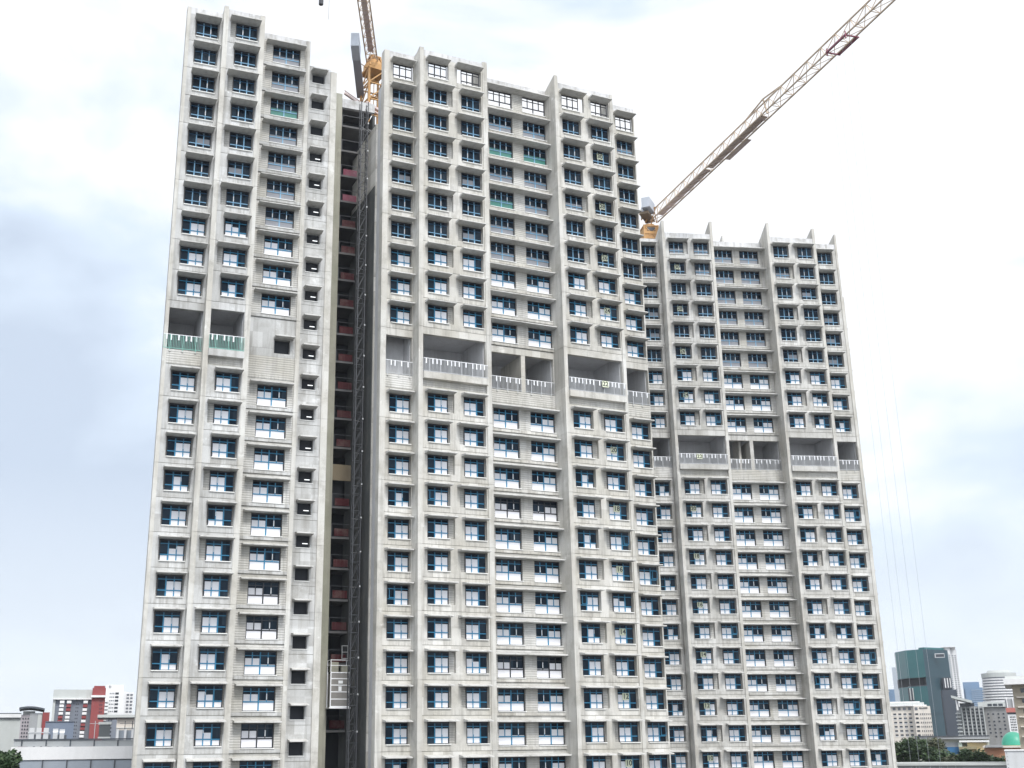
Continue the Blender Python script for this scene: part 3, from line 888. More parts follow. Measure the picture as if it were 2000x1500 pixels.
# counter deck with ballast, as it hangs out to the left of the mast
q0, q1 = px(703, 178, D1 - 0.5), px(693, 85, 1)
k_ = (q0.z - H0) / (q1.z - H0)
q1 = Vector((q1.x * k_, q1.y * k_, q0.z))
dq = (q1 - q0).normalized(); sq = dq.cross(Vector((0, 0, 1))).normalized(); LQ = (q1 - q0).length
def slab(p, d, s, l0, l1, hw, z0, z1):
    m = MB()
    c = [p + d * l0 + s * hw, p + d * l0 - s * hw, p + d * l1 - s * hw, p + d * l1 + s * hw]
    lo = [L1_(x + Vector((0, 0, z0))) for x in c]; hi = [L1_(x + Vector((0, 0, z1))) for x in c]
    m.face(lo); m.face(hi[::-1])
    for i in range(4):
        m.face([lo[i], hi[i], hi[(i + 1) % 4], lo[(i + 1) % 4]])
    return m
part('counter_deck', slab(q0, dq, sq, -1.5, LQ * 0.70, 0.42, 0, 0.35), mat('crane_deck_grey', (0.27, 0.27, 0.30), 0.7), c1)
part('ballast', slab(q0, dq, sq, LQ * 0.70, LQ, 0.43, -0.25, 1.3), M_CW, c1)
ts = MB(); ts.bar(L1_(q0 + Vector((0, 0, 0.3))), L1_(px(722, 150, D1)), 0.09); ts.bar(L1_(q0 + dq * LQ * 0.6 + Vector((0, 0, 0.3))), L1_(px(720, 135, D1)), 0.05)
part('tie_bar', ts, M_YEL, c1)
pf = MB()
pa, pb = px(673, 182, D1 - 3), px(712, 210, D1 - 0.8)
pf.bar(L1_(pa), L1_(pb), 0.16); pf.bar(L1_(pa + Vector((0, 0, 0.35))), L1_(pb + Vector((0, 0, 0.35))), 0.06)
pa2, pb2 = px(716, 200, D1 - 2), px(738, 214, D1 - 1)
pf.bar(L1_(pa2), L1_(pb2), 0.2); pf.bar(L1_(px(716, 208, D1 - 2)), L1_(px(738, 222, D1 - 1)), 0.12)
pf.bar(L1_(px(688, 245, D1 - 3)), L1_(px(704, 258, D1 - 2)), 0.16)
for a, b in (((700, 218), (716, 246)), ((716, 218), (702, 246)), ((701, 240), (716, 240)), ((701, 224), (716, 224)), ((701, 218), (701, 258))):
    pf.bar(L1_(px(*a, D1 - 1.5)), L1_(px(*b, D1 - 1.5)), 0.07)
part('climbing_platform', pf, M_MESHW, c1)
# hook on its rope, hanging near the viewer from the same jib
tz2 = px(627, 9, 69.0)
hk = MB(); hk.bar(L1_(tz2), L1_(Vector((tz2.x, tz2.y, tz))), 0.02)
hk.bar(L1_(tz2 + Vector((0.55, 0, -1.2))), L1_(Vector((tz2.x + 0.55, tz2.y, tz))), 0.012)
part('hoist_rope', hk, M_STEEL, c1)
part('hook_block', MB().bar(L1_(tz2), L1_(tz2 + Vector((0, 0, 1.3))), 0.16, 0, 8), M_STEEL, c1)

# right crane: stands behind the far tower, jib coming forward to the right
D2 = 145.0
bp_ = px(1268, 455, D2)
c2 = thing('tower_crane', 'tower crane behind the right tower, its long jib with red trolley reaching to upper right', 'tower crane', (bp_.x, bp_.y, 0), R(8), 'cranes on the site')
bpy.context.view_layer.update()
inv1 = c2.matrix_basis.inverted()
zt2 = px(1268, 440, D2).z
part('mast', mast_mb(1.7, 0, zt2 - 1.8, 2.0), M_YEL, c2)
hb = MB()
hb.box(-0.95, 0.95, -0.95, 0.95, zt2 - 2.6, zt2 - 0.55)
hb.box(-1.05, 1.05, -1.05, -0.955, zt2 - 1.7, zt2 - 1.35); hb.box(-0.7, 0.7, -1.0, -0.955, zt2 - 2.35, zt2 - 2.15)
hb.lathe([(0, zt2 - 0.55), (0.8, zt2 - 0.55), (0.8, zt2 - 0.1), (0, zt2 - 0.1)], 16)
for a in (-0.98, 0.98):
    for b_ in (-0.98, 0.98):
        hb.bar((a, b_, zt2 - 2.7), (a, b_, zt2 - 0.4), 0.1)
        hb.bar((a, b_, zt2 - 2.6), (-a, b_, zt2 - 0.55), 0.06)
    hb.bar((a, -0.98, zt2 - 0.5), (a, 0.98, zt2 - 0.5), 0.1); hb.bar((-0.98, a, zt2 - 0.5), (0.98, a, zt2 - 0.5), 0.1)
hb.box(-0.55, 0.55, -1.02, -0.951, zt2 - 1.25, zt2 - 0.75, 1)
part('slewing_ring', hb, [M_YEL, M_STEEL], c2)
k0 = px(1277, 433, D2); k1 = px(1735, 0, 1)
kk = (k0.z - H0) / (k1.z - H0)
k1 = Vector((k1.x * kk, k1.y * kk, k0.z))
dk = (k1 - k0).normalized(); sk = dk.cross(Vector((0, 0, 1))).normalized(); LJ = (k1 - k0).length
j2 = MB()
lattice(j2, L1_(k0), L1_(k0 + dk * (LJ + 16)), 1.15, 1.75, 26, 0.075)
part('jib', j2, M_PALE, c2)
wk = MB()
def strip(a, b, s0, s1, z):
    q = [k0 + dk * a + sk * s0, k0 + dk * a + sk * s1, k0 + dk * b + sk * s1, k0 + dk * b + sk * s0]
    wk.face([L1_(p + Vector((0, 0, z))) for p in q]); wk.face([L1_(p + Vector((0, 0, z + 0.05))) for p in reversed(q)])
# lower side of the jib as seen from the street
SGN = 1 if (k0 + sk).x > k0.x else -1
strip(2.0, LJ * 0.30, -0.38, 0.38, 0.06); strip(LJ * 0.31, LJ * 0.56, -0.40, 0.40, 0.06); strip(LJ * 0.36, LJ * 0.46, SGN * 0.62, SGN * 1.30, 0.02)
part('walkway', wk, M_MESHW, c2)
zg = MB()
pm_ = k0 + dk * (LJ * 0.56)
zg.bar(L1_(pm_ + Vector((0, 0, 2.3))), L1_(pm_ - dk * 4.0 + Vector((0, 0, 1.75))), 0.09); zg.bar(L1_(pm_ + Vector((0, 0, 2.3))), L1_(pm_ + dk * 0.6 + Vector((0, 0, 0.1))), 0.10); zg.bar(L1_(pm_ + Vector((0, 0, 2.3))), L1_(pm_ + dk * 4.0 + Vector((0, 0, 1.75))), 0.09)
part('jib_joint', zg, M_PALE, c2)
tp = px(1627, 82, 1); kk = (k0.z - H0) / (tp.z - H0)
tpv = Vector((tp.x * kk, tp.y * kk, k0.z)); td = (tpv - k0).dot(dk)
tr = MB()
for a, b in ((-1.6, 1.6),):
    for s_ in (-0.72, 0.72):
        tr.bar(L1_(k0 + dk * (td + a) + sk * s_ + Vector((0, 0, -0.12))), L1_(k0 + dk * (td + b) + sk * s_ + Vector((0, 0, -0.12))), 0.13)
    for t_ in (a, b):
        tr.bar(L1_(k0 + dk * (td + t_) + sk * -0.85 + Vector((0, 0, -0.15))), L1_(k0 + dk * (td + t_) + sk * 0.85 + Vector((0, 0, -0.15))), 0.09)
        tr.bar(L1_(k0 + dk * (td + t_) + sk * 0.72 + Vector((0, 0, -0.55))), L1_(k0 + dk * (td + t_) + sk * 0.72 + Vector((0, 0, 0.3))), 0.07)
tro = part('trolley', tr, M_CRED, c2)
for i, (a, s_) in enumerate(((-1.9, 0.4), (-0.8, 0.4), (0.5, 0.4), (1.9, 0.4))):
    p = k0 + dk * (td + a) + sk * s_
    part('hoist_rope', MB().bar(L1_(p), L1_(Vector((p.x, p.y, 3.0))), 0.010), M_ROPE, c2)
def wbox(pc, dx, dy, dz, mb, rot=0.0):
    c_, s_ = math.cos(rot), math.sin(rot)
    X, Y = Vector((c_, s_, 0)) * dx, Vector((-s_, c_, 0)) * dy
    c = [pc - X - Y, pc + X - Y, pc + X + Y, pc - X + Y]
    lo = [L1_(p - Vector((0, 0, dz))) for p in c]; hi = [L1_(p + Vector((0, 0, dz))) for p in c]
    mb.face(lo[::-1]); mb.face(hi)
    for i in range(4):
        mb.face([lo[i], lo[(i + 1) % 4], hi[(i + 1) % 4], hi[i]])
    return mb
part('ballast', wbox(px(1266, 402, D2 - 1.5), 0.55, 1.3, 0.7, wbox(px(1259, 413, D2 - 0.5), 0.42, 1.0, 0.6, MB()), R(-25)), M_CW, c2)
part('counter_deck', wbox(px(1264, 424, D2 - 0.6), 0.62, 1.6, 0.18, MB(), R(-25)), mat('crane_deck_brown', (0.15, 0.11, 0.07), 0.7), c2)
af = MB()
for a, b in (((1272, 437), (1279, 404)), ((1260, 436), (1272, 404)), ((1283, 436), (1276, 404)), ((1252, 430), (1275, 402))):
    af.bar(L1_(px(*a, D2)), L1_(px(*b, D2 - 1)), 0.08)
part('mast_head', af, M_YEL, c2)
# ------------------------------------------------------------------ ground and the city around
g_ = MB(); g_.face([(-2000, -300, 0), (2000, -300, 0), (2000, 2600, 0), (-2000, 2600, 0)])
part('ground', g_, noisy('ground_earth', (0.035, 0.036, 0.032), (0.055, 0.055, 0.05), streak=0.0), kind='structure')

class BG:
    """a building whose front runs between two pixels at distance D; local x along the front, y away from the viewer"""
    def __init__(s, name, label, cat, x0, x1, D, yaw=0.0, group=None, yref=1420):
        a, b = px(x0, yref, D), px(x1, yref, D)
        s.D, s.x0, s.x1 = D, x0, x1
        d = Vector((b.x - a.x, b.y - a.y)); s.W = d.length
        s.root = thing(name, label, cat, (a.x, a.y, 0), math.atan2(d.y, d.x) + R(yaw), group)
    def X(s, x): return (x - s.x0) / (s.x1 - s.x0) * s.W
    def Z(s, y, x=None):
        return px(x if x is not None else (s.x0 + s.x1) / 2, y, s.D).z
    def box(s, name, xa, xb, ya, yb, y0, y1, m, label=None):
        """xa, xb pixels across; ya bottom pixel row (None = ground), yb top row"""
        xm = (xa + xb) / 2
        return part(name, MB().box(s.X(xa), s.X(xb), y0, y1, 0 if ya is None else s.Z(ya, xm), s.Z(yb, xm)), m, s.root, label=label)
    def grid(s, name, xa, xb, nx, ya, yb, nz, fw, fh, m, y=-0.05, dep=0.3, skip=None, frame=None):
        """separate copies of one window over a regular grid (ya top row, yb bottom row)"""
        xm = (xa + xb) / 2
        X0, X1, Z1, Z0 = s.X(xa), s.X(xb), s.Z(ya, xm), s.Z(yb, xm)
        cw, ch = (X1 - X0) / nx, (Z1 - Z0) / nz
        mb = MB().box(-cw * fw / 2, cw * fw / 2, 0, dep, -ch * fh / 2, ch * fh / 2, 0)
        if frame:
            mb.box(-cw * fw / 2 - 0.05, cw * fw / 2 + 0.05, -0.12, 0.05, -ch * fh / 2 - 0.15 * ch, -ch * fh / 2 - 0.001, 1)
        me = mb.mesh(name, [m, frame or m])
        for i in range(nx):
            for j in range(nz):
                if skip and skip(i, j): continue
                link(name, me, s.root, (X0 + (i + 0.5) * cw, y, Z0 + (j + 0.5) * ch))

B_WIN = mat('far_dark_window', (0.03, 0.035, 0.045), 0.2)
B_WIN2 = mat('far_grey_window', (0.13, 0.14, 0.16), 0.3)
B_WHT = noisy('white_render', (0.66, 0.66, 0.67), (0.74, 0.74, 0.74), scale=0.3, streak=0.18)
B_PALE = noisy('pale_grey_wall', (0.42, 0.44, 0.43), (0.50, 0.52, 0.51), scale=0.3, streak=0.2)
B_GRY = noisy('slate_grey_wall', (0.15, 0.17, 0.21), (0.20, 0.22, 0.26), scale=0.3, streak=0.2)
B_MID = noisy('mid_grey_wall', (0.27, 0.28, 0.29), (0.35, 0.36, 0.37), scale=0.3, streak=0.3)
B_RED = noisy('brick_red_render', (0.22, 0.045, 0.05), (0.26, 0.06, 0.06), scale=0.3, streak=0.2)
B_CRM = noisy('cream_render', (0.60, 0.55, 0.49), (0.69, 0.64, 0.58), scale=0.3, streak=0.25)
B_PANEL = noisy('grey_blue_cladding', (0.25, 0.285, 0.33), (0.31, 0.345, 0.39), scale=0.5, streak=0.15)
B_RPAN = noisy('grey_screen_panel', (0.33, 0.35, 0.37), (0.38, 0.40, 0.41), scale=0.5, streak=0.15)
B_STL = mat('dark_grey_steel', (0.06, 0.07, 0.085), 0.5)

# --- left side
b = BG('low_building', 'long low white building with grey screen panels along its roof, left of the towers', 'building', 27, 300, 118)
b.box('wall', 27, 300, None, 1484, 0.25, 14, B_MID)
b.box('white_band', 26, 300, 1483, 1458, 0.0, 14.2, B_WHT)
b.box('coping', 29, 300, 1445, 1442.5, 0.12, 0.42, B_STL)
for i in range(6):
    x = 45 + 46.5 * i
    b.box('post', x - 1.4, x + 1.4, 1457.8, 1445.2, 0.16, 0.30, B_STL)
    b.box('screen_panel', x - (45 - 30) if i == 0 else x - 45, x - 1.5, 1457.8, 1445.2, 0.22, 0.30, B_RPAN)
    b.box('mullion', x - 4.6, x - 2.2, 1530, 1484.2, 0.02, 0.24, B_STL)
    b.box('cladding_panel', x - 15 if i == 0 else x - 48.5, x - 4.8, 1530, 1484.2, 0.12, 0.24, B_PANEL)
def roof_vent(x0, x1, yt, gable, lab):
    v = BG('roof_vent', lab, 'roof vent', x0, x1, 124, yref=1440)
    zt, zbm = v.Z(yt), v.Z(1446)
    W = v.W
    if gable:
        part('body', MB().box(0, W, 0, 1.2, zbm - 1.5, zt - 0.35), M_ZINC, v.root)
        part('cowl', MB().poly([(-0.1, -0.1), (W + 0.1, -0.1), (W + 0.1, 1.3), (-0.1, 1.3)], zt - 0.35, zt - 0.28).prism([(0.0, zt - 0.28), (1.2, zt - 0.28), (0.6, zt + 0.12)], 0, W), M_ZINC, v.root)
    else:
        part('body', MB().box(0, W, 0, 1.0, zbm - 1.5, zt - 0.3), M_ZINC, v.root)
        pr = [(0.0 + 0.5 - 0.5 * math.cos(math.pi * i / 8), zt - 0.3 + 0.35 * math.sin(math.pi * i / 8)) for i in range(9)]
        part('cowl', MB().prism(pr, -0.03, W + 0.03), M_ZINC, v.root)
    part('door', MB().box(W + 0.01, W + 0.22, 0.1, 0.9, zbm - 1.4, zt - 0.5), B_STL, v.root)
roof_vent(56, 66, 1424, True, 'leftmost of three peaked metal roof vents behind the grey screen panels')
roof_vent(70, 80, 1424, True, 'middle of three peaked metal roof vents, below the narrow red wall')
roof_vent(84, 94, 1424, True, 'rightmost of three peaked metal roof vents, beside the round topped pair')
roof_vent(103, 112, 1424, False, 'round topped metal roof vent nearer the peaked vents')
roof_vent(116, 125, 1425, False, 'round topped metal roof vent nearer the dark water tank')
v = BG('water_tank', 'dark boxy water tank with pale rim on the low white building roof', 'water tank', 192, 214, 122, yref=1440)
part('tank', MB().box(0, v.W, 0, 1.6, v.Z(1439), v.Z(1415)), mat('tank_dark', (0.075, 0.085, 0.09), 0.5), v.root)
part('rim', MB().box(-0.08, v.W + 0.08, -0.08, 1.7, v.Z(1415), v.Z(1410)).box(-0.05, v.W + 0.05, -0.05, 1.65, v.Z(1442), v.Z(1439)), B_PALE, v.root)
v = BG('roof_cabinet', 'white framed plant enclosure with blue grey panels at the right end of the low roof', 'plant enclosure', 226, 262, 121, yref=1440)
for x in (229, 244, 258):
    v.box('frame', x - 2.3, x + 2.3, 1446, 1424, 0, 0.3, B_WHT)
v.box('panel', 226, 262, 1446, 1426, 0.32, 1.6, B_PANEL)
for x in (184.5, 243, 257.5):
    v = BG('roof_mast', {184.5: 'thin pale mast left of the dark water tank', 243: 'thin dark mast above the white framed enclosure, the left of two', 257.5: 'thin dark mast above the white framed enclosure, beside the tower'}[x], 'mast', x - 0.6, x + 0.6, 121, yref=1440)
    part('pole', MB().bar((0, 0.3, v.Z(1446)), (0, 0.3, v.Z(1408)), 0.035, 0, 6).bar((-0.5, 0.3, v.Z(1413)), (0.45, 0.3, v.Z(1413)), 0.03), M_ZINC if x < 200 else B_STL, v.root)

b = BG('hall', 'pale grey windowless hall with dark roof edge at the far left', 'hall', -80, 39, 150)
b.box('wall', -80, 39, None, 1402.5, 0, 20, B_PALE)
b.box('gutter', -80, 40, 1403, 1401.5, -0.25, 0.0, B_STL)
b.box('fascia', -80, 39.5, 1401.5, 1394.5, -0.1, 0.3, B_WHT)
part('roof', MB().prism([(0.3, b.Z(1394.5)), (0.3, b.Z(1394.5) + 0.12), (6, b.Z(1391)), (14, b.Z(1391)), (20, b.Z(1395))], b.X(-80), b.X(39.5)), B_STL, b.root)
b = BG('apartment_building', 'grey low rise flats with a curved dark roof and a narrow red end wall', 'building', 38, 97, 215)
b.box('wall', 56, 81, None, 1393, 0, 14, B_MID)
b.box('balcony_bay', 38, 56, None, 1396, 0.3, 14, noisy('mauve_wall', (0.32, 0.29, 0.31), (0.40, 0.37, 0.39), scale=0.3))
b.grid('window', 41, 56, 3, 1400, 1442, 6, 0.5, 0.45, B_WIN, y=0.2)
b.box('red_wall', 81, 94.5, None, 1391.5, -0.6, 10, B_RED)
b.box('panel', 72, 80, None, 1395, -0.15, 0, B_PALE)
rp = [(b.X(36 + 3.3 * i), 1.0 - 0.6) for i in range(13)]
rf = MB()
for i in range(13):
    t0, t1 = i / 13, (i + 1) / 13
    za, zc = b.Z(1387.5 - 4.2 * math.sin(math.pi * (0.15 + 0.85 * t0))), b.Z(1387.5 - 4.2 * math.sin(math.pi * (0.15 + 0.85 * t1)))
    xa, xc = b.X(34 + 50 * t0), b.X(34 + 50 * t1)
    rf.face([(xa, -0.8, za), (xc, -0.8, zc), (xc, 12, zc), (xa, 12, za)]); rf.face([(xa, -0.8, za + 0.3), (xa, 12, za + 0.3), (xc, 12, zc + 0.3), (xc, -0.8, zc + 0.3)]); rf.face([(xa, -0.8, za), (xa, -0.8, za + 0.3), (xc, -0.8, zc + 0.3), (xc, -0.8, zc)])
part('roof', rf, B_STL, b.root)
b.box('penthouse', 42, 66, 1396, 1388.5, 1.5, 9, B_PALE)
b = BG('apartment_building', 'dark grey slab of flats with white balconies and a tall red stair tower', 'building', 103, 236, 290, yref=1375)
b.box('wall', 103, 178, None, 1366, 0, 14, B_GRY)
b.box('top_storey', 102.5, 178, 1366, 1347, -0.5, 14, B_PALE)
b.box('ledge', 102, 180, 1366.5, 1364, -1.0, -0.51, B_WHT)
b.box('end_bay', 103, 108, None, 1366.6, -0.4, 0, B_PALE)
def balcony(x, j, red):
    y = 1371.5 + 7.4 * j
    xx = x - 0.28 * j
    m = MB()
    X0, X1, z = b.X(xx - 4.3), b.X(xx + 4.3), b.Z(y + 2.2, xx)
    m.box(X0, X1, -1.0, -0.9, z, z + 0.55); m.box(X0, X1, -0.9, -0.02, z - 0.08, z)
    o = part('balcony', m, B_RED if red else B_WHT, b.root)
    part('window', MB().box(X0 + 0.1, X1 - 0.1, -0.06, 0.1, z + 0.42, z + 0.80), B_WIN, b.root)
for j in range(10):
    balcony(121, j, j in (4, 5)); balcony(134.5, j, j in (1, 2)); balcony(166.5, j, j in (1, 4, 6, 7))
b.grid('window', 147, 154, 2, 1372, 1442, 10, 0.45, 0.35, B_WIN)
rt = MB().box(b.X(178), b.X(204), -2.5, 10, 0, b.Z(1341.5)); rt.prism([(0, 0), (1, 0), (1, 1), (0, 1)], 0, 0.01)
b.box('stair_tower', 178, 204, None, 1344.5, -2.5, 10, B_RED)
b.box('stair_tower_cap', 180.5, 202, 1344.5, 1340.5, -2.2, 9, B_RED)
b.box('ledge', 176, 206, 1363, 1359, -3.3, -2.51, B_WHT)
b.grid('window', 193, 200, 2, 1367, 1402, 5, 0.6, 0.5, mat('dark_red_glass', (0.10, 0.03, 0.045), 0.3), y=-2.55)
b.box('side_wing', 190, 236, None, 1400, -1.2, 6, B_GRY)
b.grid('window', 212, 222, 2, 1403, 1441, 5, 0.55, 0.4, B_WIN, y=-1.3)
b.grid('window', 195, 210, 2, 1403, 1441, 5, 0.75, 0.4, B_PALE, y=-1.45)
b = BG('apartment_tower', 'white tower of flats with dark window rows behind the red stair tower', 'building', 205, 262, 330, yref=1365)
b.box('wall', 203, 244, None, 1350, 0, 14, B_WHT)
b.box('wing', 244, 261, None, 1351.5, 2.0, 14, B_WHT)
b.box('penthouse', 206, 240, 1350, 1337, 1.5, 10, B_WHT)
b.grid('window', 210, 216, 2, 1337.5, 1345, 1, 0.4, 0.75, B_WIN, y=1.4)
b.grid('window', 224, 231.5, 1, 1351, 1393, 6, 0.9, 0.55, B_WIN)
b.grid('window', 213, 223, 3, 1351, 1393, 6, 0.6, 0.35, B_WIN2)
b.grid('window', 246, 260, 2, 1353, 1393, 6, 0.7, 0.5, B_WIN2, y=1.9)
b.grid('balcony', 202, 212, 1, 1366, 1394, 4, 1.0, 0.6, B_WHT, y=-1.0, dep=1.0)
b = BG('cream_building', 'cream walled building under a flat pale overhanging roof beside the left tower', 'building', 190, 300, 230)
b.box('wall', 227, 300, None, 1402, 0, 10, B_CRM)
b.box('roof', 189, 300, 1401.5, 1396, -0.9, 11, B_PALE)
b.box('fascia', 189, 300, 1403, 1401.6, -0.7, 10, B_STL)
b.box('string_course', 227, 300, 1422.5, 1421, -0.15, 0, B_PALE)
b = BG('slate_building', 'blank slate blue building in front of the balcony slab', 'building', 88, 144, 190)
b.box('wall', 88, 144, None, 1409.5, 0, 10, noisy('slate_blue_wall', (0.15, 0.185, 0.25), (0.19, 0.225, 0.29), scale=0.3, streak=0.1))
b.box('coping', 87.5, 144.5, 1409.5, 1408.6, -0.15, 10, B_GRY)

# --- right side, far skyline first
B_TEAL = noisy('teal_curtain_wall', (0.020, 0.105, 0.115), (0.045, 0.175, 0.175), scale=0.12, rough=0.2, streak=0.25, spec=0.35, dirt=(0.02, 0.05, 0.06))
B_NAVY = noisy('dark_blue_curtain_wall', (0.022, 0.050, 0.066), (0.034, 0.070, 0.088), scale=0.12, rough=0.2, streak=0.2, spec=0.25, dirt=(0.02, 0.03, 0.04))
B_BGL = noisy('blue_grey_curtain_wall', (0.14, 0.22, 0.33), (0.19, 0.28, 0.40), scale=0.1, rough=0.25, streak=0.15)
b = BG('blue_tower', 'slim blue glass tower just right of the far concrete tower', 'tower', 1700, 1747, 820, yref=1330)
b.box('body', 1700, 1733, None, 1317, 0, 30, B_BGL); b.box('crown', 1712, 1730, 1317, 1313, 3, 25, B_BGL); b.box('annex', 1733, 1747, None, 1346, 4, 30, B_BGL)
b = BG('pale_tower', 'pale grey slab tower behind the teal glass tower on its left', 'tower', 1741, 1780, 720, yref=1300)
b.box('wall', 1741, 1753, None, 1303.5, 0, 20, noisy('hazy_grey_wall', (0.38, 0.42, 0.47), (0.44, 0.48, 0.53), scale=0.1, streak=0.1))
b.box('rear_wing', 1749, 1780, None, 1273, 6, 24, noisy('hazy_grey_render', (0.33, 0.36, 0.40), (0.45, 0.48, 0.52), scale=0.4, streak=0.4))
b.grid('window_strip', 1752, 1762, 3, 1276, 1340, 1, 0.35, 0.98, B_WIN2, y=5.9)
b = BG('white_tower', 'white residential tower with a fine balcony grid behind the glass tower', 'tower', 1815, 1873, 680, yref=1290)
b.box('wall', 1825, 1867, None, 1270, 4, 24, B_MID)
b.box('frame', 1848, 1858, None, 1264.5, 0, 20, B_WHT)
b.box('wing', 1858, 1870.5, None, 1268, 3, 20, B_WHT)
b.grid('window', 1850, 1857.5, 2, 1278, 1368, 22, 0.62, 0.5, B_WIN2, y=-0.1)
b.grid('window', 1859, 1869.5, 2, 1278, 1368, 22, 0.62, 0.5, B_WIN2, y=2.9)
b.box('roof_garden', 1840, 1869, 1264.5, 1263, -1, 20, B_WHT)

b = BG('glass_tower', 'teal and dark blue glass office tower with a recessed dark sky terrace', 'tower', 1757, 1862, 560, yref=1290)
zt = b.Z(1271, 1790)
P = [(b.X(1745), 26), (b.X(1749), 6), (b.X(1770), -4), (b.X(1805), -9), (b.X(1853), 3), (b.X(1857), 30)]
Pn = [(b.X(1745), 26), (b.X(1749), 18), (b.X(1770), 12), (b.X(1800), 6), (b.X(1804.7), -8.8), (b.X(1853), 3), (b.X(1857), 30)]
def two(mb, pts, z0, z1, k):
    n = len(pts)
    for i in range(n):
        j = (i + 1) % n
        mb.face([(*pts[i], z0), (*pts[j], z0), (*pts[j], z1), (*pts[i], z1)], (2 if k == 4 and i < 4 else 0) if i < k else 1)
    mb.face([(*p, z1) for p in pts], 1); mb.face([(*p, z0) for p in pts[::-1]], 1)
tw = MB()
zn1, zn0 = b.Z(1325, 1790), b.Z(1342, 1790)
two(tw, P, zn1, zt, 3); two(tw, Pn, zn0 - 0.001, zn1 + 0.001, 4); two(tw, P, b.Z(1395, 1790), zn0, 3); two(tw, [(x, y + 0.4) for x, y in P], 0, b.Z(1395, 1790), 0)
part('curtain_wall', tw, [B_TEAL, B_NAVY, mat('terrace_shade', (0.02, 0.02, 0.022), 0.8)], b.root)
part('crown', MB().poly([(b.X(1797), -5.5), (b.X(1808), -7.6), (b.X(1846), 1.6), (b.X(1846), 20), (b.X(1797), 20)], zt, b.Z(1266.5, 1808)), B_TEAL, b.root)
part('terrace_soffit', MB().poly([(b.X(1760) + 0.5, 18.2), (b.X(1776), 9.5), (b.X(1800), 3.5), (b.X(1806), -7), (b.X(1800), -5.5), (b.X(1770), 1)], zn0 + 0.01, zn0 + 0.6), B_STL, b.root)
part('roof_sign', MB().box(b.X(1827), b.X(1846), -4.9, -4.5, b.Z(1286, 1836), b.Z(1277.5, 1836)), M_ZINC, b.root)
part('sign_face', MB().box(b.X(1829), b.X(1845), -5.0, -4.91, b.Z(1284.5, 1836), b.Z(1279, 1836)), B_WIN, b.root)
b.box('terrace_block', 1836, 1853, 1346, 1324, -3.6, 2.0, B_WIN)
b.grid('pier', 1838, 1853, 3, 1325.5, 1344, 1, 0.35, 1.0, B_WHT, y=-3.9)
b.grid('pier', 1768, 1785, 3, 1345, 1368, 1, 0.3, 1.0, B_PALE, y=-5.4)
b.box('podium_block', 1767, 1800, 1370, 1345, -5.0, 2.0, B_WIN)
b = BG('core_tower', 'plain charcoal slab standing in front of the glass tower on its right', 'tower', 1841, 1870, 520, yref=1360)
b.box('wall', 1841, 1870, None, 1347, 0, 20, noisy('charcoal_wall', (0.045, 0.055, 0.07), (0.06, 0.07, 0.09), scale=0.1, streak=0.1))
b.box('shadow_joint', 1838, 1841, None, 1349, 1.5, 20, B_STL)
b = BG('blue_tower', 'blue glass tower with stepped roof left of the round striped tower', 'tower', 1880, 1926, 820, yref=1340)
b.box('body', 1884, 1922, None, 1343, 0, 30, B_BGL); b.box('crown', 1880.5, 1913, None, 1331, 8, 34, B_BGL)
b.grid('floor_band', 1895, 1921, 1, 1346, 1380, 9, 0.95, 0.35, noisy('pale_blue_spandrel', (0.26, 0.34, 0.44), (0.32, 0.40, 0.5), scale=0.1), y=-0.3)
b = BG('round_tower', 'round tower ringed with white and dark stripes on the right skyline', 'tower', 1918, 1988, 700, yref=1335)
rr = b.W / 2
drum = MB().lathe([(0, 0), (rr * 0.97, 0), (rr * 0.97, b.Z(1322)), (0, b.Z(1322))], 40, 0, (rr, rr))
part('core', drum, B_WIN2, b.root)
for i in range(9):
    y0 = 1324.5 + 5.4 * i
    r1 = rr * (0.98 + 0.012 * i)
    part('balcony_ring', MB().lathe([(r1 * 0.94, b.Z(y0 + 2.9)), (r1 * 1.02, b.Z(y0 + 2.9)), (r1 * 1.02, b.Z(y0)), (r1 * 0.94, b.Z(y0))], 40, 0, (rr, rr)), B_WHT, b.root)
part('crown', MB().lathe([(rr * 0.96, b.Z(1322)), (rr * 1.0, b.Z(1322)), (rr * 1.0, b.Z(1313.5)), (rr * 0.75, b.Z(1313.5)), (rr * 0.6, b.Z(1308)), (0, b.Z(1308))], 40, 0, (rr, rr)), B_PALE, b.root)

b = BG('hotel', 'cream hotel block with a grid of small dark windows behind the trees', 'hotel', 1690, 1822, 420, yref=1395)
b.box('wall', 1690, 1786, None, 1380, 0, 25, B_CRM)
b.box('front_wing', 1786, 1818, None, 1379.5, -3.0, 20, B_CRM)
b.box('roof_storey', 1690, 1808, 1380, 1372, 4, 22, B_PALE)
b.box('cornice', 1690, 1812, 1379.9, 1377.6, -1.0, 3.9, B_WHT)
b.box('penthouse', 1700, 1800, 1372, 1369.5, 6, 20, B_WHT)
b.grid('window', 1733, 1783, 5, 1381, 1388, 1, 0.55, 0.8, B_WIN2)
b.grid('window', 1733, 1783, 5, 1391, 1440, 6, 0.58, 0.42, B_WIN, frame=B_WHT)
b.grid('window', 1786.5, 1795, 1, 1381, 1388, 1, 0.65, 0.8, B_WIN2, y=-3.1)
b.grid('window', 1786.5, 1795, 1, 1391, 1440, 6, 0.65, 0.42, B_WIN, y=-3.1)
b.grid('window', 1796, 1818, 6, 1391, 1440, 6, 0.38, 0.42, B_WIN, y=-3.1)
sg = MB()
for i, (x, hgt) in enumerate(((1797, 3.0), (1798.6, 2.2), (1800.2, 3.2), (1802, 1.0), (1804, 3.0), (1805.8, 2.1), (1807.6, 3.0), (1809.4, 2.2), (1811.2, 3.0))):
    sg.box(b.X(x), b.X(x + 1.0), -3.2, -3.02, b.Z(1385.3), b.Z(1385.3 - hgt))
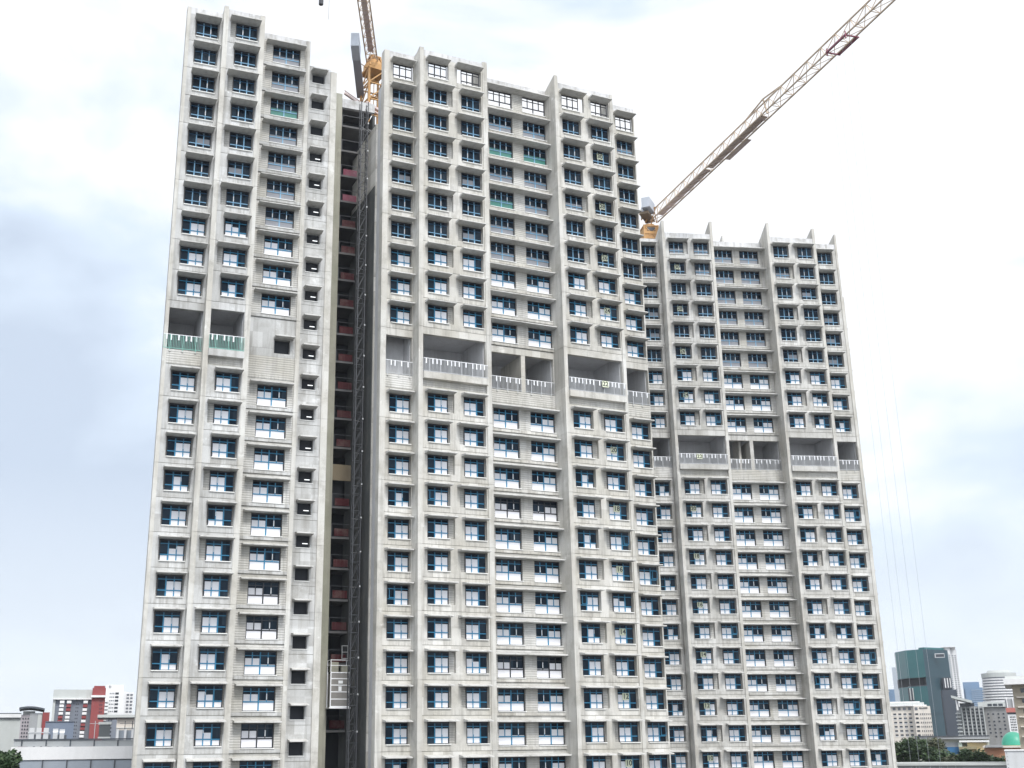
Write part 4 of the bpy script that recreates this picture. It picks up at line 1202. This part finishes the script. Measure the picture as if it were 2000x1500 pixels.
part('lettering', sg, B_WIN, b.root)

b = BG('institution_building', 'grey block with upright ribs and window grid under a sloping canopy roof', 'building', 1868, 1972, 380, yref=1390)
b.box('wall', 1868, 1922, None, 1380, 0, 20, B_MID)
b.box('rear_wing', 1915, 1972, None, 1372, 5, 26, noisy('brown_grey_wall', (0.21, 0.21, 0.21), (0.27, 0.27, 0.27), scale=0.5, streak=0.5))
b.grid('window', 1879, 1921, 5, 1382, 1436, 8, 0.55, 0.55, B_WIN)
b.grid('rib', 1874.5, 1925.5, 6, 1380, 1438, 1, 0.2, 1.0, B_PALE, y=-0.9, dep=0.9)
b.grid('ledge', 1866, 1876, 1, 1390, 1440, 7, 1.0, 0.3, B_PALE, y=-1.2, dep=1.2)
b.grid('window', 1925, 1965, 4, 1390, 1442, 7, 0.35, 0.4, B_WIN, y=4.9, skip=lambda i, j: (i * 3 + j * 5) % 7 == 0)
b.box('roof_storey', 1912, 1968, 1380, 1370, 4.2, 20, B_PALE)
b.grid('window', 1930, 1962, 3, 1372.5, 1379, 1, 0.8, 0.7, B_WIN, y=4.1)
cn = MB()
zA, zB_ = b.Z(1364, 1866), b.Z(1374.5, 1900)
cn.face([(b.X(1862), -6, zA), (b.X(1902), -6, zB_), (b.X(1902), 12, zB_), (b.X(1862), 12, zA)]); cn.face([(b.X(1862), -6, zA + 0.7), (b.X(1862), 12, zA + 0.7), (b.X(1902), 12, zB_ + 0.7), (b.X(1902), -6, zB_ + 0.7)]); cn.face([(b.X(1862), -6, zA), (b.X(1862), -6, zA + 0.7), (b.X(1902), -6, zB_ + 0.7), (b.X(1902), -6, zB_)])
part('canopy_roof', cn, B_PALE, b.root)
part('canopy_post', MB().bar((b.X(1872), -5, b.Z(1388, 1872)), (b.X(1870.5), -5, zA), 0.3), B_WHT, b.root)
b.box('canopy_recess', 1876, 1905, 1381, 1373, 0.6, 2, B_WIN)
b = BG('white_block', 'white office block with tiny square windows and a red band near the right edge', 'building', 1966, 2010, 300, yref=1395)
b.box('wall', 1968, 2010, None, 1395, 0, 14, B_WHT)
b.grid('window', 1971, 1983, 4, 1398, 1428, 6, 0.6, 0.55, B_WIN); b.grid('window', 1985, 1994, 3, 1398, 1428, 6, 0.6, 0.55, B_WIN)
b.box('red_band', 1966, 2010, 1391, 1382.5, -0.4, 14, noisy('salmon_red', (0.42, 0.13, 0.11), (0.48, 0.17, 0.14), scale=0.5))
b.box('dark_floor', 1968, 2010, 1395, 1391, 0.5, 13, B_WIN)
b.box('upper_floor', 1966, 2010, 1382.4, 1364, 0.2, 13, B_MID)
b.grid('pier', 1964, 2000, 3, 1364, 1382, 1, 0.16, 1.0, B_WHT, y=-0.1)
b = BG('shed', 'pale industrial shed with grey roof, blue stripe and a yellow end box', 'shed', 1790, 1933, 250, yref=1450)
b.box('wall', 1795, 1932, None, 1443.5, 0, 20, noisy('cream_cladding', (0.50, 0.51, 0.44), (0.56, 0.57, 0.50), scale=0.3, streak=0.2))
b.box('roof', 1788, 1934, 1443.5, 1437, -1.2, 21, B_MID, 'mid grey flat roof')
b.box('gutter', 1788, 1934, 1438.5, 1436.8, -1.35, -1.21, B_STL)
b.box('grey_stripe', 1795, 1880, 1459, 1450.5, -0.3, 0, B_RPAN)
b.box('blue_stripe', 1795, 1878, 1475, 1459.2, -0.35, 0, mat('cobalt_cladding', (0.03, 0.14, 0.30), 0.5))
b.box('yellow_box', 1889, 1926, None, 1450, -1.5, 0, noisy('sand_yellow_render', (0.53, 0.42, 0.23), (0.58, 0.47, 0.27), scale=0.4, streak=0.2))
b.box('fascia', 1874, 1932, 1449.5, 1446, -2.2, -0.4, B_WHT)
b.box('column', 1872, 1879, None, 1450, -1.8, -0.4, noisy('pale_green_render', (0.42, 0.50, 0.45), (0.48, 0.56, 0.51), scale=0.4))
b.box('canopy', 1872, 1907, 1463, 1458, -3.2, -1.51, noisy('khaki_canopy', (0.24, 0.21, 0.12), (0.28, 0.25, 0.16), scale=0.4))
b = BG('mosque', 'terracotta mosque hall with a large bright green dome at the right edge', 'mosque', 1918, 2030, 215, yref=1450)
terra = noisy('terracotta_render', (0.46, 0.22, 0.13), (0.52, 0.27, 0.17), scale=0.5, streak=0.25)
b.box('wall', 1920, 2030, None, 1460.5, 2.0, 14, terra)
b.box('roof_edge', 1918, 2030, 1460.5, 1456.5, 1.4, 14, B_CRM)
cxm = b.X(1981); rd = (b.X(1981) - b.X(1955.5))
z0d = b.Z(1456.5, 1981); hd_ = b.Z(1428.5, 1981) - z0d
part('dome', MB().lathe([(rd * math.cos(t * math.pi / 2 / 16), z0d + hd_ * math.sin(t * math.pi / 2 / 16)) for t in range(17)], 48, 0, (cxm, 4.5)), noisy('green_dome_paint', (0.04, 0.30, 0.20), (0.06, 0.36, 0.25), scale=0.6, streak=0.2, rough=0.4), b.root, smooth=True)
part('drum', MB().lathe([(rd * 1.04, z0d - 0.9), (rd * 1.04, z0d + 0.05), (0, z0d + 0.05)], 48, 0, (cxm, 4.5)), noisy('ochre_render', (0.40, 0.30, 0.10), (0.45, 0.34, 0.13), scale=0.6), b.root)
b.grid('arch_window', 1962, 2018, 5, 1462.5, 1472, 1, 0.45, 0.7, B_WIN, y=1.9)
b.box('side_roof', 1924, 1958, 1459.5, 1455.2, -0.5, 1.39, B_MID)
b = BG('beige_flats', 'beige flats with dark balcony openings under a white overhanging roof, cut by the right edge', 'building', 1976, 2033, 150, yref=1345)
b.box('wall', 1977, 2040, None, 1337, 0, 12, noisy('beige_render', (0.33, 0.29, 0.23), (0.39, 0.35, 0.28), scale=0.4, streak=0.3))
b.box('roof', 1962, 2040, 1337, 1327, -1.6, 12, B_WHT)
part('roof_slope', MB().prism([(-1.6, b.Z(1327)), (12, b.Z(1327)), (12, b.Z(1317)), (3, b.Z(1317))], b.X(1965), b.X(2040)), B_PALE, b.root)
b.grid('opening', 1990, 2030, 2, 1338, 1440, 5, 0.7, 0.42, B_WIN)
b.grid('ledge', 1983, 2035, 1, 1352, 1448, 5, 1.0, 0.12, B_CRM, y=-0.5, dep=0.5)
b = BG('roof_parapet', 'grey flat roof with a low stained parapet below the trees at bottom right', 'flat roof building', 1735, 1975, 152, yref=1490)
b.box('wall', 1735, 1975, None, 1495, 0.4, 9, B_MID)
b.box('coping', 1735, 1975, 1495, 1490.5, 0, 9.3, B_PALE)
for x in (1790, 1818, 1836, 1852, 1868):
    b.box('joint_rib', x - 0.8, x + 0.8, 1530, 1495, 0.25, 0.4, B_PALE)
b = BG('white_stair_head', 'plain white block with bolt holes in the bottom right corner', 'wall', 1965.5, 2060, 75, yref=1490)
b.box('wall', 1965.5, 2060, None, 1466.3, 0, 4, noisy('white_block_wall', (0.52, 0.53, 0.54), (0.58, 0.59, 0.60), scale=0.6, streak=0.2))
b.box('coping', 1964.5, 2060, 1466.3, 1464.5, -0.05, 4.05, B_WHT)
b.grid('bolt', 1967.5, 1970.5, 1, 1467, 1503, 5, 0.3, 0.16, B_STL, y=-0.03, dep=0.1)

# --- trees
def leaf_mat(name, c0, c1):
    m = bpy.data.materials.new(name); m.use_nodes = True
    t = m.node_tree; bs = t.nodes['Principled BSDF']
    g = t.nodes.new('ShaderNodeNewGeometry'); rp_ = t.nodes.new('ShaderNodeValToRGB')
    rp_.color_ramp.elements[0].color = (*c0, 1); rp_.color_ramp.elements[1].color = (*c1, 1)
    t.links.new(g.outputs['Random Per Island'], rp_.inputs[0]); t.links.new(rp_.outputs[0], bs.inputs['Base Color'])
    bs.inputs['Roughness'].default_value = 0.6
    return m
LEAF = leaf_mat('dark_green_leaves', (0.015, 0.038, 0.014), (0.055, 0.095, 0.032))
LEAF2 = leaf_mat('brownish_green_leaves', (0.030, 0.045, 0.018), (0.085, 0.085, 0.04))
BARK = noisy('tree_bark', (0.09, 0.07, 0.05), (0.14, 0.11, 0.08), scale=2)
def tree(x, ytop, rpx, D, label, lm, seed, n=2600, squash=0.75):
    r = random.Random(seed)
    s_ = D / 2260.0
    top = px(x, ytop, D)
    Rr = rpx * s_
    t = thing('tree', label, 'tree', (top.x, top.y, 0), r.uniform(0, 6), 'trees around the site')
    hc_ = top.z - Rr * squash
    tk = MB()
    def limb(p, q, r0, r1):
        p, q = Vector(p), Vector(q); k = 5; b0 = len(tk.v)
        for e_, rr_ in ((p, r0), (q, r1)):
            for i in range(k):
                a = 2 * math.pi * i / k
                tk.v.append((e_.x + rr_ * math.cos(a), e_.y + rr_ * math.sin(a), e_.z))
        for i in range(k):
            j = (i + 1) % k
            tk.f.append((b0 + i, b0 + j, b0 + k + j, b0 + k + i)); tk.m.append(0)
    limb((0, 0, 0), (0.3, 0.1, hc_ - Rr * 0.6), 0.55, 0.38)
    cl = []
    for i in range(16):
        a, e_ = r.uniform(0, 6.28), r.uniform(-0.45, 1.0)
        q = Rr * (0.35 + 0.5 * r.random())
        c = Vector((q * math.cos(a), q * math.sin(a), hc_ + Rr * squash * e_ * 0.72))
        cl.append((c, Rr * r.uniform(0.28, 0.46)))
        if i < 9: limb((0.3, 0.1, hc_ - Rr * 0.6), c, 0.24, 0.06)
    part('trunk', tk, BARK, t)
    cm_ = MB()
    sz = max(0.22, 0.085 * Rr)
    for i in range(n):
        c, q = r.choice(cl)
        d = Vector((r.gauss(0, 1), r.gauss(0, 1), r.gauss(0, 0.8))).normalized() * q * (0.55 + 0.5 * r.random())
        p = c + d
        u_ = Vector((r.gauss(0, 1), r.gauss(0, 1), r.gauss(0, 0.5))).normalized(); w_ = u_.cross(Vector((r.gauss(0, 1), r.gauss(0, 1), r.gauss(0, 1)))).normalized()
        l = sz * r.uniform(0.6, 1.4)
        cm_.face([p - u_ * l, p + w_ * l * 0.45, p + u_ * l, p - w_ * l * 0.45])
    part('crown', cm_, lm, t)
tree(1772, 1444, 38, 175, 'dark leafy tree close against the right tower wall', LEAF, 1, 3600)
tree(1808, 1440, 36, 185, 'tall brownish green tree in front of the cream hotel', LEAF2, 2, 3400)
tree(1842, 1467, 32, 175, 'low dark tree in front of the blue striped shed', LEAF, 3, 3000)
tree(1896, 1466, 28, 165, 'rounded dark tree below the yellow box of the shed', LEAF, 4, 3000)
tree(1938, 1479, 26, 170, 'dark tree below the terracotta mosque wall', LEAF, 5, 2800)
tree(1870, 1476, 24, 168, 'small dark tree between the blue stripe and the yellow box', LEAF2, 6, 2200)
tree(4, 1466, 34, 100, 'bushy green tree cut by the bottom left corner', LEAF, 7, 3600)

# ------------------------------------------------------------------ humid air
hm_ = bpy.data.materials.new('humid_air'); hm_.use_nodes = True
t = hm_.node_tree; t.nodes.clear()
o_ = t.nodes.new('ShaderNodeOutputMaterial'); v_ = t.nodes.new('ShaderNodeVolumePrincipled')
v_.inputs['Color'].default_value = (0.86, 0.92, 1.0, 1); v_.inputs['Density'].default_value = 0.00014; v_.inputs['Anisotropy'].default_value = 0.2
t.links.new(v_.outputs[0], o_.inputs['Volume'])
part('haze', MB().box(-2050, 2050, -350, 2650, -1, 240), hm_, kind='stuff')
